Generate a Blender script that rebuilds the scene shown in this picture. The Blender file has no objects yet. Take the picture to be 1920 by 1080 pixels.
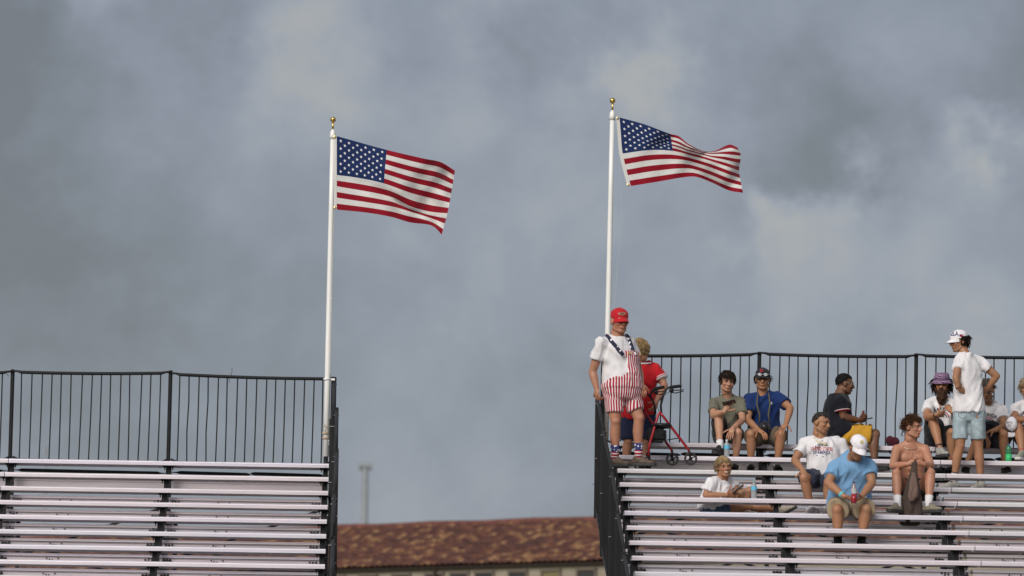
import bpy, bmesh, math, random
from mathutils import Vector, Matrix, noise
from mathutils.bvhtree import BVHTree
random.seed(7)
scene = bpy.context.scene
COL = scene.collection

# ------------------------------------------------------------------ camera
LENS, SENSOR = 200.0, 36.0
PITCH, YAW, ROLL = math.radians(6.5), math.radians(1.45), math.radians(0.8)
CAM = Vector((0, 0, 1.6))
FPX = LENS / SENSOR * 1920.0
FWD = Vector((math.sin(YAW)*math.cos(PITCH), math.cos(YAW)*math.cos(PITCH), math.sin(PITCH)))
R0 = FWD.cross(Vector((0, 0, 1))).normalized()
U0 = R0.cross(FWD)
RGT = R0*math.cos(ROLL) + U0*math.sin(ROLL)
UPV = U0*math.cos(ROLL) - R0*math.sin(ROLL)
cd = bpy.data.cameras.new('camera')
cd.lens = LENS; cd.sensor_width = SENSOR; cd.clip_start = 0.5; cd.clip_end = 6000
cd.dof.use_dof = True; cd.dof.focus_distance = 63.5; cd.dof.aperture_fstop = 3.2
cam = bpy.data.objects.new('camera', cd); COL.objects.link(cam)
m = Matrix((RGT, UPV, -FWD)).transposed().to_4x4(); m.translation = CAM
cam.matrix_world = m
scene.camera = cam

# ------------------------------------------------------------------ sky, sun, exposure
SUN_EL, SUN_AZ = math.radians(34), math.radians(208)      # azimuth from +Y, clockwise: behind the camera, a little left
world = bpy.data.worlds.new('World'); scene.world = world; world.use_nodes = True
wt = world.node_tree; wn = wt.nodes; wl = wt.links
wn.clear()
def WN(t, **k):
    n = wn.new(t)
    for a, v in k.items(): setattr(n, a, v)
    return n
w_out = WN('ShaderNodeOutputWorld'); bg = WN('ShaderNodeBackground'); wl.new(bg.outputs[0], w_out.inputs[0])
bg.inputs['Strength'].default_value = 0.1
sky = WN('ShaderNodeTexSky', sky_type='NISHITA'); sky.sun_disc = False
sky.sun_elevation = SUN_EL; sky.sun_rotation = SUN_AZ
sky.air_density = 1.0; sky.dust_density = 2.0
tc = WN('ShaderNodeTexCoord')
def w_noise(scale, detail, rough, off, stretch=(1, 1, 1), dist=0.0):
    mp = WN('ShaderNodeMapping'); mp.inputs['Location'].default_value = off; mp.inputs['Scale'].default_value = stretch
    wl.new(tc.outputs['Generated'], mp.inputs[0])
    n = WN('ShaderNodeTexNoise'); n.inputs['Scale'].default_value = scale; n.inputs['Detail'].default_value = detail
    n.inputs['Roughness'].default_value = rough; n.inputs['Distortion'].default_value = dist
    wl.new(mp.outputs[0], n.inputs['Vector'])
    return n.outputs['Fac']
def w_math(op, a, b):
    n = WN('ShaderNodeMath', operation=op)
    for i, v in enumerate((a, b)):
        if isinstance(v, (int, float)): n.inputs[i].default_value = v
        else: wl.new(v, n.inputs[i])
    return n.outputs[0]
def w_ramp(fac, stops):
    r = WN('ShaderNodeValToRGB'); e = r.color_ramp
    e.interpolation = 'B_SPLINE'
    while len(e.elements) > 1: e.elements.remove(e.elements[-1])
    e.elements[0].position = stops[0][0]; e.elements[0].color = (*stops[0][1], 1)
    for p, c in stops[1:]:
        q = e.elements.new(p); q.color = (*c, 1)
    wl.new(fac, r.inputs[0]); return r.outputs[0]
def w_mix(f, a, b):
    n = WN('ShaderNodeMix', data_type='RGBA')
    if isinstance(f, (int, float)): n.inputs[0].default_value = f
    else: wl.new(f, n.inputs[0])
    for s, v in ((6, a), (7, b)):
        if isinstance(v, tuple): n.inputs[s].default_value = (*v, 1)
        else: wl.new(v, n.inputs[s])
    return n.outputs[2]
# cloud layers: broad banks and torn cauliflower heads over the Nishita sky
# (x, y) in photo pixels stand for directions; radius in the same units
SKY_BANKS = [(640, 70, 200, .16), (560, 130, 170, .12), (250, 300, 260, .12), (180, 10, 130, .20), (880, 10, 120, .14), (1195, 80, 110, .20), (1240, 180, 110, .16), (1170, 190, 90, .10), (1440, 370, 90, .22), (1480, 430, 120, .12), (1610, 330, 90, .20), (1560, 380, 120, .14), (1600, 170, 110, .10), (1830, 220, 80, .26), (1810, 330, 80, .24), (1840, 400, 90, .12),
             (1480, 560, 330, .14), (1700, 540, 300, .10), (1000, 470, 300, .06), (760, 300, 240, .08), (960, 180, 160, .08), (1050, 60, 200, -.16), (1540, 240, 200, -.22), (1690, 300, 90, -.12), (0, 450, 460, -.26), (0, 100, 300, -.18), (1920, 0, 300, -.14), (1900, 40, 240, -.12), (760, 720, 560, .07), (430, 130, 130, -.08), (1340, 100, 150, -.08)]
broad = w_noise(9.0, 3.0, 0.45, (3.1, 0.4, 1.7), (1, 1, 1.15), 0.0)
heads = w_noise(24.0, 7.0, 0.56, (8.3, 1.9, 0.4), (1, 1, 1.1), 0.5)
fine = w_noise(80.0, 4.0, 0.62, (1.3, 5.9, 2.4), (1, 1, 1.2), 0.0)
wmp = WN('ShaderNodeTexNoise'); wmp.inputs['Scale'].default_value = 40; wmp.inputs['Detail'].default_value = 6; wmp.inputs['Roughness'].default_value = .62; wl.new(tc.outputs['Generated'], wmp.inputs['Vector'])
def w_vec(op, a, b):
    n = WN('ShaderNodeVectorMath', operation=op)
    for i, v in enumerate((a, b)):
        if isinstance(v, tuple): n.inputs[i].default_value = v
        else: wl.new(v, n.inputs[i])
    return n.outputs[1 if op == 'DISTANCE' else 0]
wofs = w_vec('MULTIPLY', w_vec('SUBTRACT', wmp.outputs['Color'], (.5, .5, .5)), (.045, .045, .045))
wdir = w_vec('ADD', tc.outputs['Generated'], wofs)
# billowing lumps
vor = WN('ShaderNodeTexVoronoi', feature='F1'); vor.inputs['Scale'].default_value = 46; vor.inputs['Detail'].default_value = 1; vor.inputs['Roughness'].default_value = .5
wl.new(w_vec('ADD', tc.outputs['Generated'], w_vec('MULTIPLY', wofs, (.35, .35, .35))), vor.inputs['Vector'])
lump = w_math('SUBTRACT', .42, vor.outputs['Distance'])
dens = w_math('ADD', w_math('MULTIPLY', w_math('SUBTRACT', broad, .5), .50), w_math('ADD', w_math('MULTIPLY', w_math('SUBTRACT', heads, .5), .50), w_math('MULTIPLY', w_math('SUBTRACT', fine, .5), .20)))
dens = w_math('ADD', dens, w_math('MULTIPLY', lump, .12))
# where the cloud heads and slate gaps stand in the sky: direction, angular size, density
for (bx, by, br, ba) in SKY_BANKS:
    d_ = (FWD*FPX+RGT*(bx-960)+UPV*(540-by)).normalized()
    mr = WN('ShaderNodeMapRange', interpolation_type='SMOOTHSTEP'); wl.new(w_vec('DISTANCE', wdir, tuple(d_)), mr.inputs[0])
    mr.inputs[1].default_value = br*1.15/FPX; mr.inputs[2].default_value = 0; mr.inputs[3].default_value = 0; mr.inputs[4].default_value = ba
    dens = w_math('ADD', dens, mr.outputs[0])
dens = w_math('ADD', w_math('MULTIPLY', dens, 1.3), .49)
cloud = w_ramp(dens, [(0.08, (0.35, 0.365, 0.395)), (0.32, (0.485, 0.525, 0.62)), (0.50, (0.605, 0.655, 0.77)), (0.62, (0.71, 0.75, 0.835)), (0.76, (0.82, 0.83, 0.84)), (1.0, (0.92, 0.91, 0.88))])
cloud = w_vec('MULTIPLY', cloud, (2.2, 2.2, 2.2))
mixed = w_mix(0.93, sky.outputs[0], cloud)
wl.new(mixed, bg.inputs['Color'])
world.cycles.sampling_method = 'MANUAL'; world.cycles.sample_map_resolution = 512
sd = bpy.data.lights.new('sun', 'SUN'); sd.energy = 1.5; sd.angle = math.radians(36); sd.color = (1.0, 0.955, 0.89)
sun = bpy.data.objects.new('sun', sd); COL.objects.link(sun)
sdir = Vector((math.sin(SUN_AZ)*math.cos(SUN_EL), math.cos(SUN_AZ)*math.cos(SUN_EL), math.sin(SUN_EL)))
sun.rotation_euler = sdir.to_track_quat('Z', 'Y').to_euler()
vs = scene.view_settings
vs.view_transform = 'Standard'; vs.look = 'None'; vs.gamma = 1; vs.exposure = 1.0

# ------------------------------------------------------------------ helpers
def ray(x, y): return FWD*FPX + RGT*(x-960) + UPV*(540-y)
def at(x, y, Y):
    d = ray(x, y); return CAM + d*(Y/d.y)
def at_z(x, y, Z):
    d = ray(x, y); return CAM + d*((Z-CAM.z)/d.z)
def proj(p):
    q = p-CAM; w = q.dot(FWD); return (960+FPX*q.dot(RGT)/w, 540-FPX*q.dot(UPV)/w)

MATS = {}
def mat(name, color, rough=0.6, metal=0.0, var=0.0, vscale=20.0, bump=0.0, bscale=60.0, stretch=(1, 1, 1), sheen=0.0, sss=0.0, spec=0.5, tint=False, trans=0.0, coords='Object'):
    """principled material: colour broken by noise, fine relief by bump; tint multiplies the 'tint' vertex colour"""
    if name in MATS: return MATS[name]
    mt = bpy.data.materials.new(name); mt.use_nodes = True
    nt = mt.node_tree; b = nt.nodes['Principled BSDF']; L = nt.links
    b.inputs['Base Color'].default_value = (*color, 1); b.inputs['Roughness'].default_value = rough
    b.inputs['Metallic'].default_value = metal; b.inputs['Specular IOR Level'].default_value = spec
    if sheen: b.inputs['Sheen Weight'].default_value = sheen
    if sss:
        b.inputs['Subsurface Weight'].default_value = sss; b.inputs['Subsurface Scale'].default_value = 0.02
        b.inputs['Subsurface Radius'].default_value = (1.0, 0.35, 0.2)
    if trans: b.inputs['Transmission Weight'].default_value = trans
    tcn = nt.nodes.new('ShaderNodeTexCoord'); mp = nt.nodes.new('ShaderNodeMapping'); mp.inputs['Scale'].default_value = stretch
    L.new(tcn.outputs[coords], mp.inputs[0])
    col = None
    if var:
        n = nt.nodes.new('ShaderNodeTexNoise'); n.inputs['Scale'].default_value = vscale; n.inputs['Detail'].default_value = 5
        L.new(mp.outputs[0], n.inputs['Vector'])
        r = nt.nodes.new('ShaderNodeValToRGB')
        r.color_ramp.elements[0].position = 0.3; r.color_ramp.elements[1].position = 0.72
        r.color_ramp.elements[0].color = (*[c*(1-var) for c in color], 1); r.color_ramp.elements[1].color = (*[min(1, c*(1+var)) for c in color], 1)
        L.new(n.outputs['Fac'], r.inputs[0]); col = r.outputs[0]
    if tint:
        a = nt.nodes.new('ShaderNodeAttribute'); a.attribute_name = 'tint'
        x = nt.nodes.new('ShaderNodeMix'); x.data_type = 'RGBA'; x.blend_type = 'MULTIPLY'; x.inputs[0].default_value = 1
        if col: L.new(col, x.inputs[6])
        else: x.inputs[6].default_value = (*color, 1)
        L.new(a.outputs['Color'], x.inputs[7]); col = x.outputs[2]
    if col: L.new(col, b.inputs['Base Color'])
    if bump:
        n2 = nt.nodes.new('ShaderNodeTexNoise'); n2.inputs['Scale'].default_value = bscale; n2.inputs['Detail'].default_value = 4
        L.new(mp.outputs[0], n2.inputs['Vector'])
        bp = nt.nodes.new('ShaderNodeBump'); bp.inputs['Strength'].default_value = bump; bp.inputs['Distance'].default_value = 0.01
        L.new(n2.outputs['Fac'], bp.inputs['Height']); L.new(bp.outputs[0], b.inputs['Normal'])
    MATS[name] = mt
    return mt

class MB:
    """collects shapes into one mesh"""
    def __init__(s): s.v = []; s.f = []; s.mi = []; s.cur = 0; s.tint = None
    def add(s, vs, fs):
        o = len(s.v); s.v += [Vector(p) for p in vs]; s.f += [tuple(i+o for i in f) for f in fs]; s.mi += [s.cur]*len(fs); return s
    def box(s, lo, hi, bev=0.0, M=None):
        x0, y0, z0 = lo; x1, y1, z1 = hi
        if bev:
            bm = bmesh.new(); bmesh.ops.create_cube(bm, size=1)
            for q in bm.verts: q.co = Vector((x0+(q.co.x+.5)*(x1-x0), y0+(q.co.y+.5)*(y1-y0), z0+(q.co.z+.5)*(z1-z0)))
            bmesh.ops.bevel(bm, geom=list(bm.edges), offset=bev, segments=2, affect='EDGES')
            bm.verts.index_update()
            vs = [q.co.copy() for q in bm.verts]; fs = [tuple(q.index for q in f.verts) for f in bm.faces]; bm.free()
        else:
            vs = [Vector(p) for p in ((x0,y0,z0),(x1,y0,z0),(x1,y1,z0),(x0,y1,z0),(x0,y0,z1),(x1,y0,z1),(x1,y1,z1),(x0,y1,z1))]
            fs = [(0,3,2,1),(4,5,6,7),(0,1,5,4),(1,2,6,5),(2,3,7,6),(3,0,4,7)]
        if M: vs = [M @ q for q in vs]
        return s.add(vs, fs)
    def extrude(s, prof, x0, x1, axis='x', M=None):
        """closed profile (y,z) pulled along x"""
        n = len(prof)
        vs = [Vector((x0, a, b)) for a, b in prof] + [Vector((x1, a, b)) for a, b in prof]
        fs = [(i, (i+1) % n, n+(i+1) % n, n+i) for i in range(n)] + [tuple(range(n-1, -1, -1)), tuple(range(n, 2*n))]
        if M: vs = [M @ q for q in vs]
        return s.add(vs, fs)
    def tube(s, pts, rad, sides=8, caps=True, flat=None):
        """tube through points; rad one number or one per point; flat=(axis, factor) squashes the section"""
        pts = [Vector(p) for p in pts]; n = len(pts)
        if not isinstance(rad, (list, tuple)): rad = [rad]*n
        tang = []
        for i in range(n):
            t = (pts[min(i+1, n-1)]-pts[max(i-1, 0)])
            tang.append(t.normalized() if t.length > 1e-9 else Vector((0, 0, 1)))
        ref = Vector((0, 1, 0)) if abs(tang[0].y) < 0.8 else Vector((1, 0, 0))
        a = tang[0].cross(ref).normalized(); vs = []; fs = []
        for i in range(n):
            a = (a-tang[i]*a.dot(tang[i]))
            a = a.normalized() if a.length > 1e-6 else tang[i].orthogonal().normalized()
            b = tang[i].cross(a)
            for k in range(sides):
                w = 2*math.pi*k/sides; q = (a*math.cos(w)+b*math.sin(w))*rad[i]
                if flat: q = q-flat[0]*q.dot(flat[0])*(1-flat[1])
                vs.append(pts[i]+q)
        for i in range(n-1):
            for k in range(sides):
                fs.append((i*sides+k, i*sides+(k+1) % sides, (i+1)*sides+(k+1) % sides, (i+1)*sides+k))
        if caps: fs += [tuple(range(sides-1, -1, -1)), tuple((n-1)*sides+k for k in range(sides))]
        return s.add(vs, fs)
    def cone(s, a, b, ra, rb, sides=14, round_a=True, round_b=True, xa=None, sq=1.0):
        """tapered limb from a to b, ends rounded or flat; xa, sq squash the section along an axis"""
        a = Vector(a); b = Vector(b); d = (b-a); L = d.length; d = d/L if L > 1e-9 else Vector((0, 0, 1))
        pts = []; rs = []
        if round_a:
            for k in (0.98, 0.8, 0.5): pts.append(a-d*ra*k); rs.append(ra*math.sqrt(1-k*k))
        pts.append(a); rs.append(ra); pts.append((a+b)/2); rs.append((ra+rb)/2); pts.append(b); rs.append(rb)
        if round_b:
            for k in (0.5, 0.8, 0.98): pts.append(b+d*rb*k); rs.append(rb*math.sqrt(1-k*k))
        return s.tube(pts, rs, sides, True, (Vector(xa).normalized(), sq) if xa is not None else None)
    def ell(s, c, r, M=None, seg=14, rings=9):
        c = Vector(c); vs = [(0, 0, 1)]; fs = []
        for i in range(1, rings):
            p = math.pi*i/rings
            for k in range(seg):
                w = 2*math.pi*k/seg; vs.append((math.sin(p)*math.cos(w), math.sin(p)*math.sin(w), math.cos(p)))
        vs.append((0, 0, -1)); e = len(vs)-1
        for k in range(seg): fs.append((0, 1+k, 1+(k+1) % seg)); fs.append((e, 1+(rings-2)*seg+(k+1) % seg, 1+(rings-2)*seg+k))
        for i in range(rings-2):
            for k in range(seg): fs.append((1+i*seg+k, 1+(i+1)*seg+k, 1+(i+1)*seg+(k+1) % seg, 1+i*seg+(k+1) % seg))
        vs = [Vector((x*r[0], y*r[1], z*r[2])) for x, y, z in vs]
        if M: vs = [M @ q for q in vs]
        return s.add([q+c for q in vs], fs)
    def rings(s, rs):
        """loft of closed rings (lists of equal length), capped"""
        n = len(rs[0]); vs = [p for r in rs for p in r]; fs = []
        for i in range(len(rs)-1):
            for k in range(n): fs.append((i*n+k, i*n+(k+1) % n, (i+1)*n+(k+1) % n, (i+1)*n+k))
        fs += [tuple(range(n-1, -1, -1)), tuple((len(rs)-1)*n+k for k in range(n))]
        return s.add(vs, fs)
    def mesh(s, name, off=Vector((0, 0, 0)), smooth=False):
        me = bpy.data.meshes.new(name)
        me.from_pydata([tuple(p-off) for p in s.v], [], s.f)
        if s.f: me.polygons.foreach_set('material_index', s.mi)
        if smooth: me.polygons.foreach_set('use_smooth', [True]*len(me.polygons))
        me.update(); return me
    def build(s, name, mats, parent=None, smooth=False):
        me = s.mesh(name, root_loc(parent), smooth)
        return link(name, me, mats, parent)

def root_loc(p):
    v = Vector((0, 0, 0))
    while p is not None: v = v+p.location; p = p.parent
    return v
def link(name, me, mats, parent=None, loc=None):
    o = bpy.data.objects.new(name, me); COL.objects.link(o)
    if mats is not None and len(me.materials) == 0:
        for q in (mats if isinstance(mats, (list, tuple)) else [mats]): me.materials.append(q)
    o.parent = parent
    if loc is not None: o.location = loc
    return o
def tag(o, label=None, cat=None, group=None, kind=None):
    if label: o['label'] = label
    if cat: o['category'] = cat
    if group: o['group'] = group
    if kind: o['kind'] = kind
    return o
def thing(name, label, cat, loc, group=None):
    o = bpy.data.objects.new(name, None); COL.objects.link(o); o.location = loc; o.empty_display_size = 0.1
    return tag(o, label, cat, group)
def lerp(a, b, t): return a+(b-a)*t

# ------------------------------------------------------------------ materials
ALU = mat('seat_aluminium', (0.68, 0.655, 0.68), 0.42, 0.25, 0.10, 3.0, 0.15, 40, (0.35, 8, 8))
ALU2 = mat('riser_aluminium', (0.74, 0.69, 0.715), 0.5, 0.25, 0.16, 2.6, 0.15, 40, (0.3, 6, 6))
BLK = mat('black_steel', (0.012, 0.012, 0.013), 0.5, 0.0, 0.25, 14, 0.1, 90, spec=.25)
BLK2 = mat('black_steel_worn', (0.020, 0.019, 0.019), 0.5, 0.0, 0.35, 9, 0.15, 60, spec=.3)
BOLT = mat('bolt_steel', (0.05, 0.05, 0.05), 0.4, 0.6)
WHITEPOLE = mat('pole_white', (0.80, 0.79, 0.76), 0.35, 0, 0.05, 5, 0.03, 30, (1, 1, .3))
GOLD = mat('gold_ball', (0.83, 0.55, 0.16), 0.18, 1.0)
RUST = mat('rusty_clamp', (0.42, 0.33, 0.24), 0.7, 0.2, 0.35, 40)

def vary_by_object(mt, lo, hi):
    nt = mt.node_tree; b = nt.nodes['Principled BSDF']; src = b.inputs['Base Color'].links[0].from_socket
    oi = nt.nodes.new('ShaderNodeObjectInfo'); mr = nt.nodes.new('ShaderNodeValToRGB'); el = mr.color_ramp.elements
    el[0].color = (lo, lo*.95, lo*.97, 1); el[1].color = (1, .96, 1, 1)
    for p_, c_ in ((.3, (.97, .90, .93)), (.5, (.94, .92, 1.0)), (.7, (lo, lo, lo*.97)), (.85, (1, .93, .94))): q_ = el.new(p_); q_.color = (*c_, 1)  # random plank tone; pink and lavender tints imitate coloured reflections
    nt.links.new(oi.outputs['Random'], mr.inputs[0]); x = nt.nodes.new('ShaderNodeVectorMath'); x.operation = 'MULTIPLY'
    nt.links.new(src, x.inputs[0]); nt.links.new(mr.outputs[0], x.inputs[1])
    # grime: small dark specks and streaks that stay on the metal
    tcx = nt.nodes.new('ShaderNodeTexCoord'); mp = nt.nodes.new('ShaderNodeMapping'); mp.inputs['Scale'].default_value = (3, 30, 30); n = nt.nodes.new('ShaderNodeTexNoise'); n.inputs['Scale'].default_value = 4; n.inputs['Detail'].default_value = 8; n.inputs['Roughness'].default_value = .7
    nt.links.new(tcx.outputs['Object'], mp.inputs[0]); nt.links.new(mp.outputs[0], n.inputs['Vector']); r = nt.nodes.new('ShaderNodeValToRGB'); r.color_ramp.elements[0].position = .27; r.color_ramp.elements[0].color = (.45, .42, .40, 1); r.color_ramp.elements[1].position = .40; r.color_ramp.elements[1].color = (1, 1, 1, 1)
    nt.links.new(n.outputs['Fac'], r.inputs[0]); m2 = nt.nodes.new('ShaderNodeVectorMath'); m2.operation = 'MULTIPLY'; nt.links.new(x.outputs[0], m2.inputs[0]); nt.links.new(r.outputs[0], m2.inputs[1])
    nt.links.new(m2.outputs[0], b.inputs['Base Color'])
vary_by_object(ALU, .90, 1.06); vary_by_object(ALU2, .82, 1.08)

# ------------------------------------------------------------------ ground
gm = MB(); gm.add([(-1500, -600, 0), (1500, -600, 0), (1500, 3500, 0), (-1500, 3500, 0)], [(0, 1, 2, 3)])
g = gm.build('ground', mat('turf', (0.10, 0.12, 0.055), 0.9, 0, 0.4, 0.6, 0.4, 30)); tag(g, kind='structure')

# ------------------------------------------------------------------ bleachers
Y0, RUN, RISE, NROW = 64.5, 0.61, 0.203, 15
def seat_profile(t=0.05, w=0.28):
    # hollow channel: front flange, deck, rear flange
    return [(0.0, -t), (0.006, -t), (0.007, -0.014), (w-.008, -0.014), (w-.007, -t-.006), (w, -t-.006), (w, -0.004), (w-0.004, 0), (0.020, 0), (0.008, -0.003), (0.002, -0.009), (0.0, -0.016)]
def make_stand(name, label, xl, xr, z0, cols, seams, flip):
    """xl, xr: ends; cols: x of the upright frames; seams: x where planks butt"""
    t = thing(name, label, 'bleachers', Vector(((xl+xr)/2, Y0-NROW*RUN, 0)), 'aluminium bleachers')
    off = t.location
    edges = [xl]+seams+[xr]
    cache = {}
    def plank(nm, prof, a, b, Y, Z, m):
        key = (nm, round(b-a, 3))
        if key not in cache:
            q = MB(); q.extrude(prof, a, b); q.v = [p-Vector((a, 0, 0)) for p in q.v]
            cache[key] = q.mesh(nm)
        o = link(nm, cache[key], m, t, Vector((a, Y, Z))-off)
        o.rotation_euler = (random.uniform(-.012, .012), 0, random.uniform(-.0006, .0006))
        return o
    foot = [(0, -.03), (.29, -.03), (.295, 0), (.012, 0), (.003, -.004), (0.0, -.010), (0.004, -0.014), (0.0, -.018)]
    for i in range(NROW):
        y, z = Y0-RUN*i, z0-RISE*i
        for a, b in zip(edges[:-1], edges[1:]):
            plank('seat_plank', seat_profile(), a+.004, b-.004, y, z, ALU)
            plank('footboard', foot, a+.006, b-.03, y-.33, z-.44, ALU2)
            if i == 0: plank('back_riser', [(0, -.155), (.03, -.155), (.03, 0), (0, 0), (.0, -.018), (.006, -.024), (.006, -.135), (0, -.14)], a+.01, b-.03, y+.31, z-.205, ALU2)
            else: plank('riser', [(0, -.10), (.03, -.10), (.03, 0), (.0, 0), (0, -.010), (.006, -.015), (.006, -.08), (0, -.085)], a+.01, b-.03, y+.30, z-.270, ALU2)
    # frames: one upright with a seat flange for each row and each column
    ub = MB(); ub.box((-.028, 0, -.52), (.028, .06, 0)); ub.box((-.026, -.17, -.46), (.026, .02, -.41)); um = ub.mesh('upright')
    fb = MB(); fb.box((-.065, 0, -.012), (.065, .17, 0)); fb.box((-.05, .02, -.04), (-.04, .15, -.012)); fb.box((.04, .02, -.04), (.05, .15, -.012)); fm = fb.mesh('seat_bracket')
    for c in cols:
        for i in range(NROW):
            y, z = Y0-RUN*i, z0-RISE*i
            link('upright', um, BLK, t, Vector((c+random.uniform(-.004, .004), y+.09, z-.063))-off)
            link('seat_bracket', fm, BLK, t, Vector((c, y+.03, z-.0505))-off)
        s = MB()      # raking stringer under the footboards and legs to the ground
        a0 = Vector((c+.034, Y0+.35, z0-.62)); a1 = Vector((c+.034, Y0-RUN*(NROW-1)-.3, z0-RISE*(NROW-1)-.75))
        d = (a1-a0); s.add([a0+Vector((-.02, 0, -.05)), a0+Vector((.02, 0, -.05)), a0+Vector((.02, 0, .05)), a0+Vector((-.02, 0, .05)), a1+Vector((-.02, 0, -.05)), a1+Vector((.02, 0, -.05)), a1+Vector((.02, 0, .05)), a1+Vector((-.02, 0, .05))],
              [(0, 3, 2, 1), (4, 5, 6, 7), (0, 1, 5, 4), (1, 2, 6, 5), (2, 3, 7, 6), (3, 0, 4, 7)])
        s.build('stringer', BLK, t)
        for i in (0, 4, 8, 12, 14):
            y, z = Y0-RUN*i, z0-RISE*i
            q = MB(); q.box((c+.06, y+.2, 0.0), (c+.11, y+.25, z-.56)); q.box((c+.0, y+.12, 0.004), (c+.17, y+.33, .02)); q.build('leg', BLK, t)
    for c0, c1 in zip(cols[:-1], cols[1:]):
        for i in (1, 3, 5, 7, 9, 11):
            y, z = Y0-RUN*i+.27, z0-RISE*i
            q = MB(); q.tube([(c0+.05, y, z-.95), (c1-.05, y, z-.36)] if i % 4 == 1 else [(c0+.05, y, z-.36), (c1-.05, y, z-.95)], .016, 6); q.build('cross_brace', BLK2, t)
    # bolts and clip plates on risers: mid-span and beside every frame
    bo = MB(); cl = MB()
    for i in range(1, NROW):
        y, z = Y0-RUN*i+.30, z0-RISE*i-.272
        for c0, c1 in zip(cols[:-1], cols[1:]):
            mx = (c0+c1)/2-.25
            for dx, dz in ((-.06, -.018), (.065, -.018), (.0, -.034), (-.03, -.03)):
                bo.cone((mx+dx, y+.008, z+dz), (mx+dx, y-.008, z+dz), .009, .008, 6, False, False)
        for c in cols:
            for sx in (-1, 1):
                for k in range(5):
                    px_, pz_ = c+sx*(.065+.035*(k % 3)), z-.014-.02*(k//3)+random.uniform(-.01, .01)
                    if xl+.02 < px_ < xr-.02: bo.cone((px_, y+.008, pz_), (px_, y-.012, pz_), .012, .010, 6, False, False)
                if xl+.02 < c+sx*.1 < xr-.1 and random.random() < .8: cl.box((c+sx*.1-.05, y-.016, z-.05), (c+sx*.1+.05, y-.003, z-.02))
    tag(bo.build('bolt', BOLT, t), kind='stuff'); tag(cl.build('clip_plate', BLK2, t), kind='stuff')
    return t
pL = at(311, 864, Y0); pR = at(1250, 829, Y0)
ZL, ZR = pL.z, pR.z
XLr = at(618, 868, Y0).x; XRl = at(1149, 836, Y0).x
def colx(px, py=845): return at(px, py, Y0+.1).x
colsL = [colx(-272), colx(22), colx(317), colx(611)]
colsR = [colx(1136)+.12, colx(1427), colx(1721), colx(2015)]
make_stand('bleachers', 'empty silver bleachers below the left flag', at(-330, 860, Y0).x, XLr, ZL, colsL, [colx(17)], 1)
make_stand('bleachers', 'silver bleachers with seated spectators at the right', XRl, at(2120, 842, Y0).x, ZR, colsR, [colx(1752)], -1)

# ------------------------------------------------------------------ back fences
YF = Y0+.34
def make_fence(label, posts_px, rail_pts, zseat, pipe_dz):
    """posts_px: (x, ytop); rail_pts: pixels of the top rail between posts"""
    x0 = at(posts_px[0][0], 850, YF).x
    t = thing('back_fence', label, 'fence', Vector((x0, YF, zseat-.35)), 'black railings along the top row')
    off = t.location
    P = [at(x, y, YF) for x, y in posts_px]
    for p in P:
        q = MB(); q.tube([(p.x-.012, YF, zseat-.55), (p.x, YF, p.z)], .023, 10); q.cone((p.x, YF, p.z-.004), (p.x, YF, p.z+.008), .027, .02, 10, False, False); q.build('post', BLK, t, False)
    bal = MB(); bal.tube([(0, 0, 0), (0.002, 0, .5), (0, 0, 1)], .0075, 6); bmesh_ = bal.mesh('baluster')
    bal = MB(); bal.tube([(0, 0, 0), (-.008, 0, .35), (0.005, 0, .7), (0, 0, 1)], .0075, 6); bmesh_2 = bal.mesh('baluster_bent')
    for k, (a, b) in enumerate(zip(P[:-1], P[1:])):
        (ya, yb) = rail_pts[k]
        A = at(posts_px[k][0], ya, YF); B = at(posts_px[k+1][0], yb, YF); L = B.x-A.x
        pts, rs = [], []
        for u in (0.0, .03, .06, .1, .3, .5, .7, .9, .94, .97, 1.0):
            p = lerp(A, B, u); s_ = math.sin(math.pi*u)
            pts.append(Vector((p.x, YF-.03, p.z-.012*s_+.012*(abs(u-.5) > .45)))); rs.append(.019 if .05 < u < .95 else .012)
        q = MB(); q.tube(pts, rs, 8); q.build('top_rail', BLK, t, True)
        zb = zseat+.015
        q = MB(); q.tube([(A.x+.02, YF-.03, zb+.03), (A.x+.1, YF-.03, zb), (B.x-.1, YF-.03, zb-.012), (B.x-.02, YF-.03, zb+.025)], .012, 8); q.build('bottom_rail', BLK, t, True)
        zp = zseat-pipe_dz
        for u0, u1 in ((.05, .5), (.503, .95)) if k % 2 == 0 else ((.05, .95),):
            q = MB(); pa = Vector((A.x+L*u0, YF-.02, zp)); pb = Vector((A.x+L*u1, YF-.02, zp-.012))
            d = (pb-pa).normalized(); q.tube([pa-d*(.06 if u0 < .1 else 0), pa, pa+d*.04, pb-d*.04, pb, pb+d*(.06 if u1 > .9 else 0)], [.004, .008, .02, .02, .008, .004], 8); q.build('lower_pipe', BLK2, t, True)
        n = max(2, round(L/.112)); 
        for j in range(1, n):
            u = j/n; p = lerp(A, B, u)
            lean = random.gauss(0, .006)
            o = link('baluster', bmesh_2 if random.random() < .05 else bmesh_, BLK, t, Vector((p.x-.014, YF-.03, zb))-off)
            o.scale = (1, 1, p.z-.012*math.sin(math.pi*u)-zb); o.rotation_euler = (0, .012+lean, 0)
    return t, P
fL, PL = make_fence('black vertical bar railing behind the empty left bleachers', [(-272, 690), (24, 694), (320, 696), (625, 708)], [(696, 699), (698, 700), (702, 711)], ZL, .105)
fR, PR = make_fence('black vertical bar railing behind the spectators at the right', [(1131, 664), (1424, 661), (1718, 664), (2013, 668)], [(667, 665), (664, 669), (667, 671)], ZR, .105)
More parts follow.
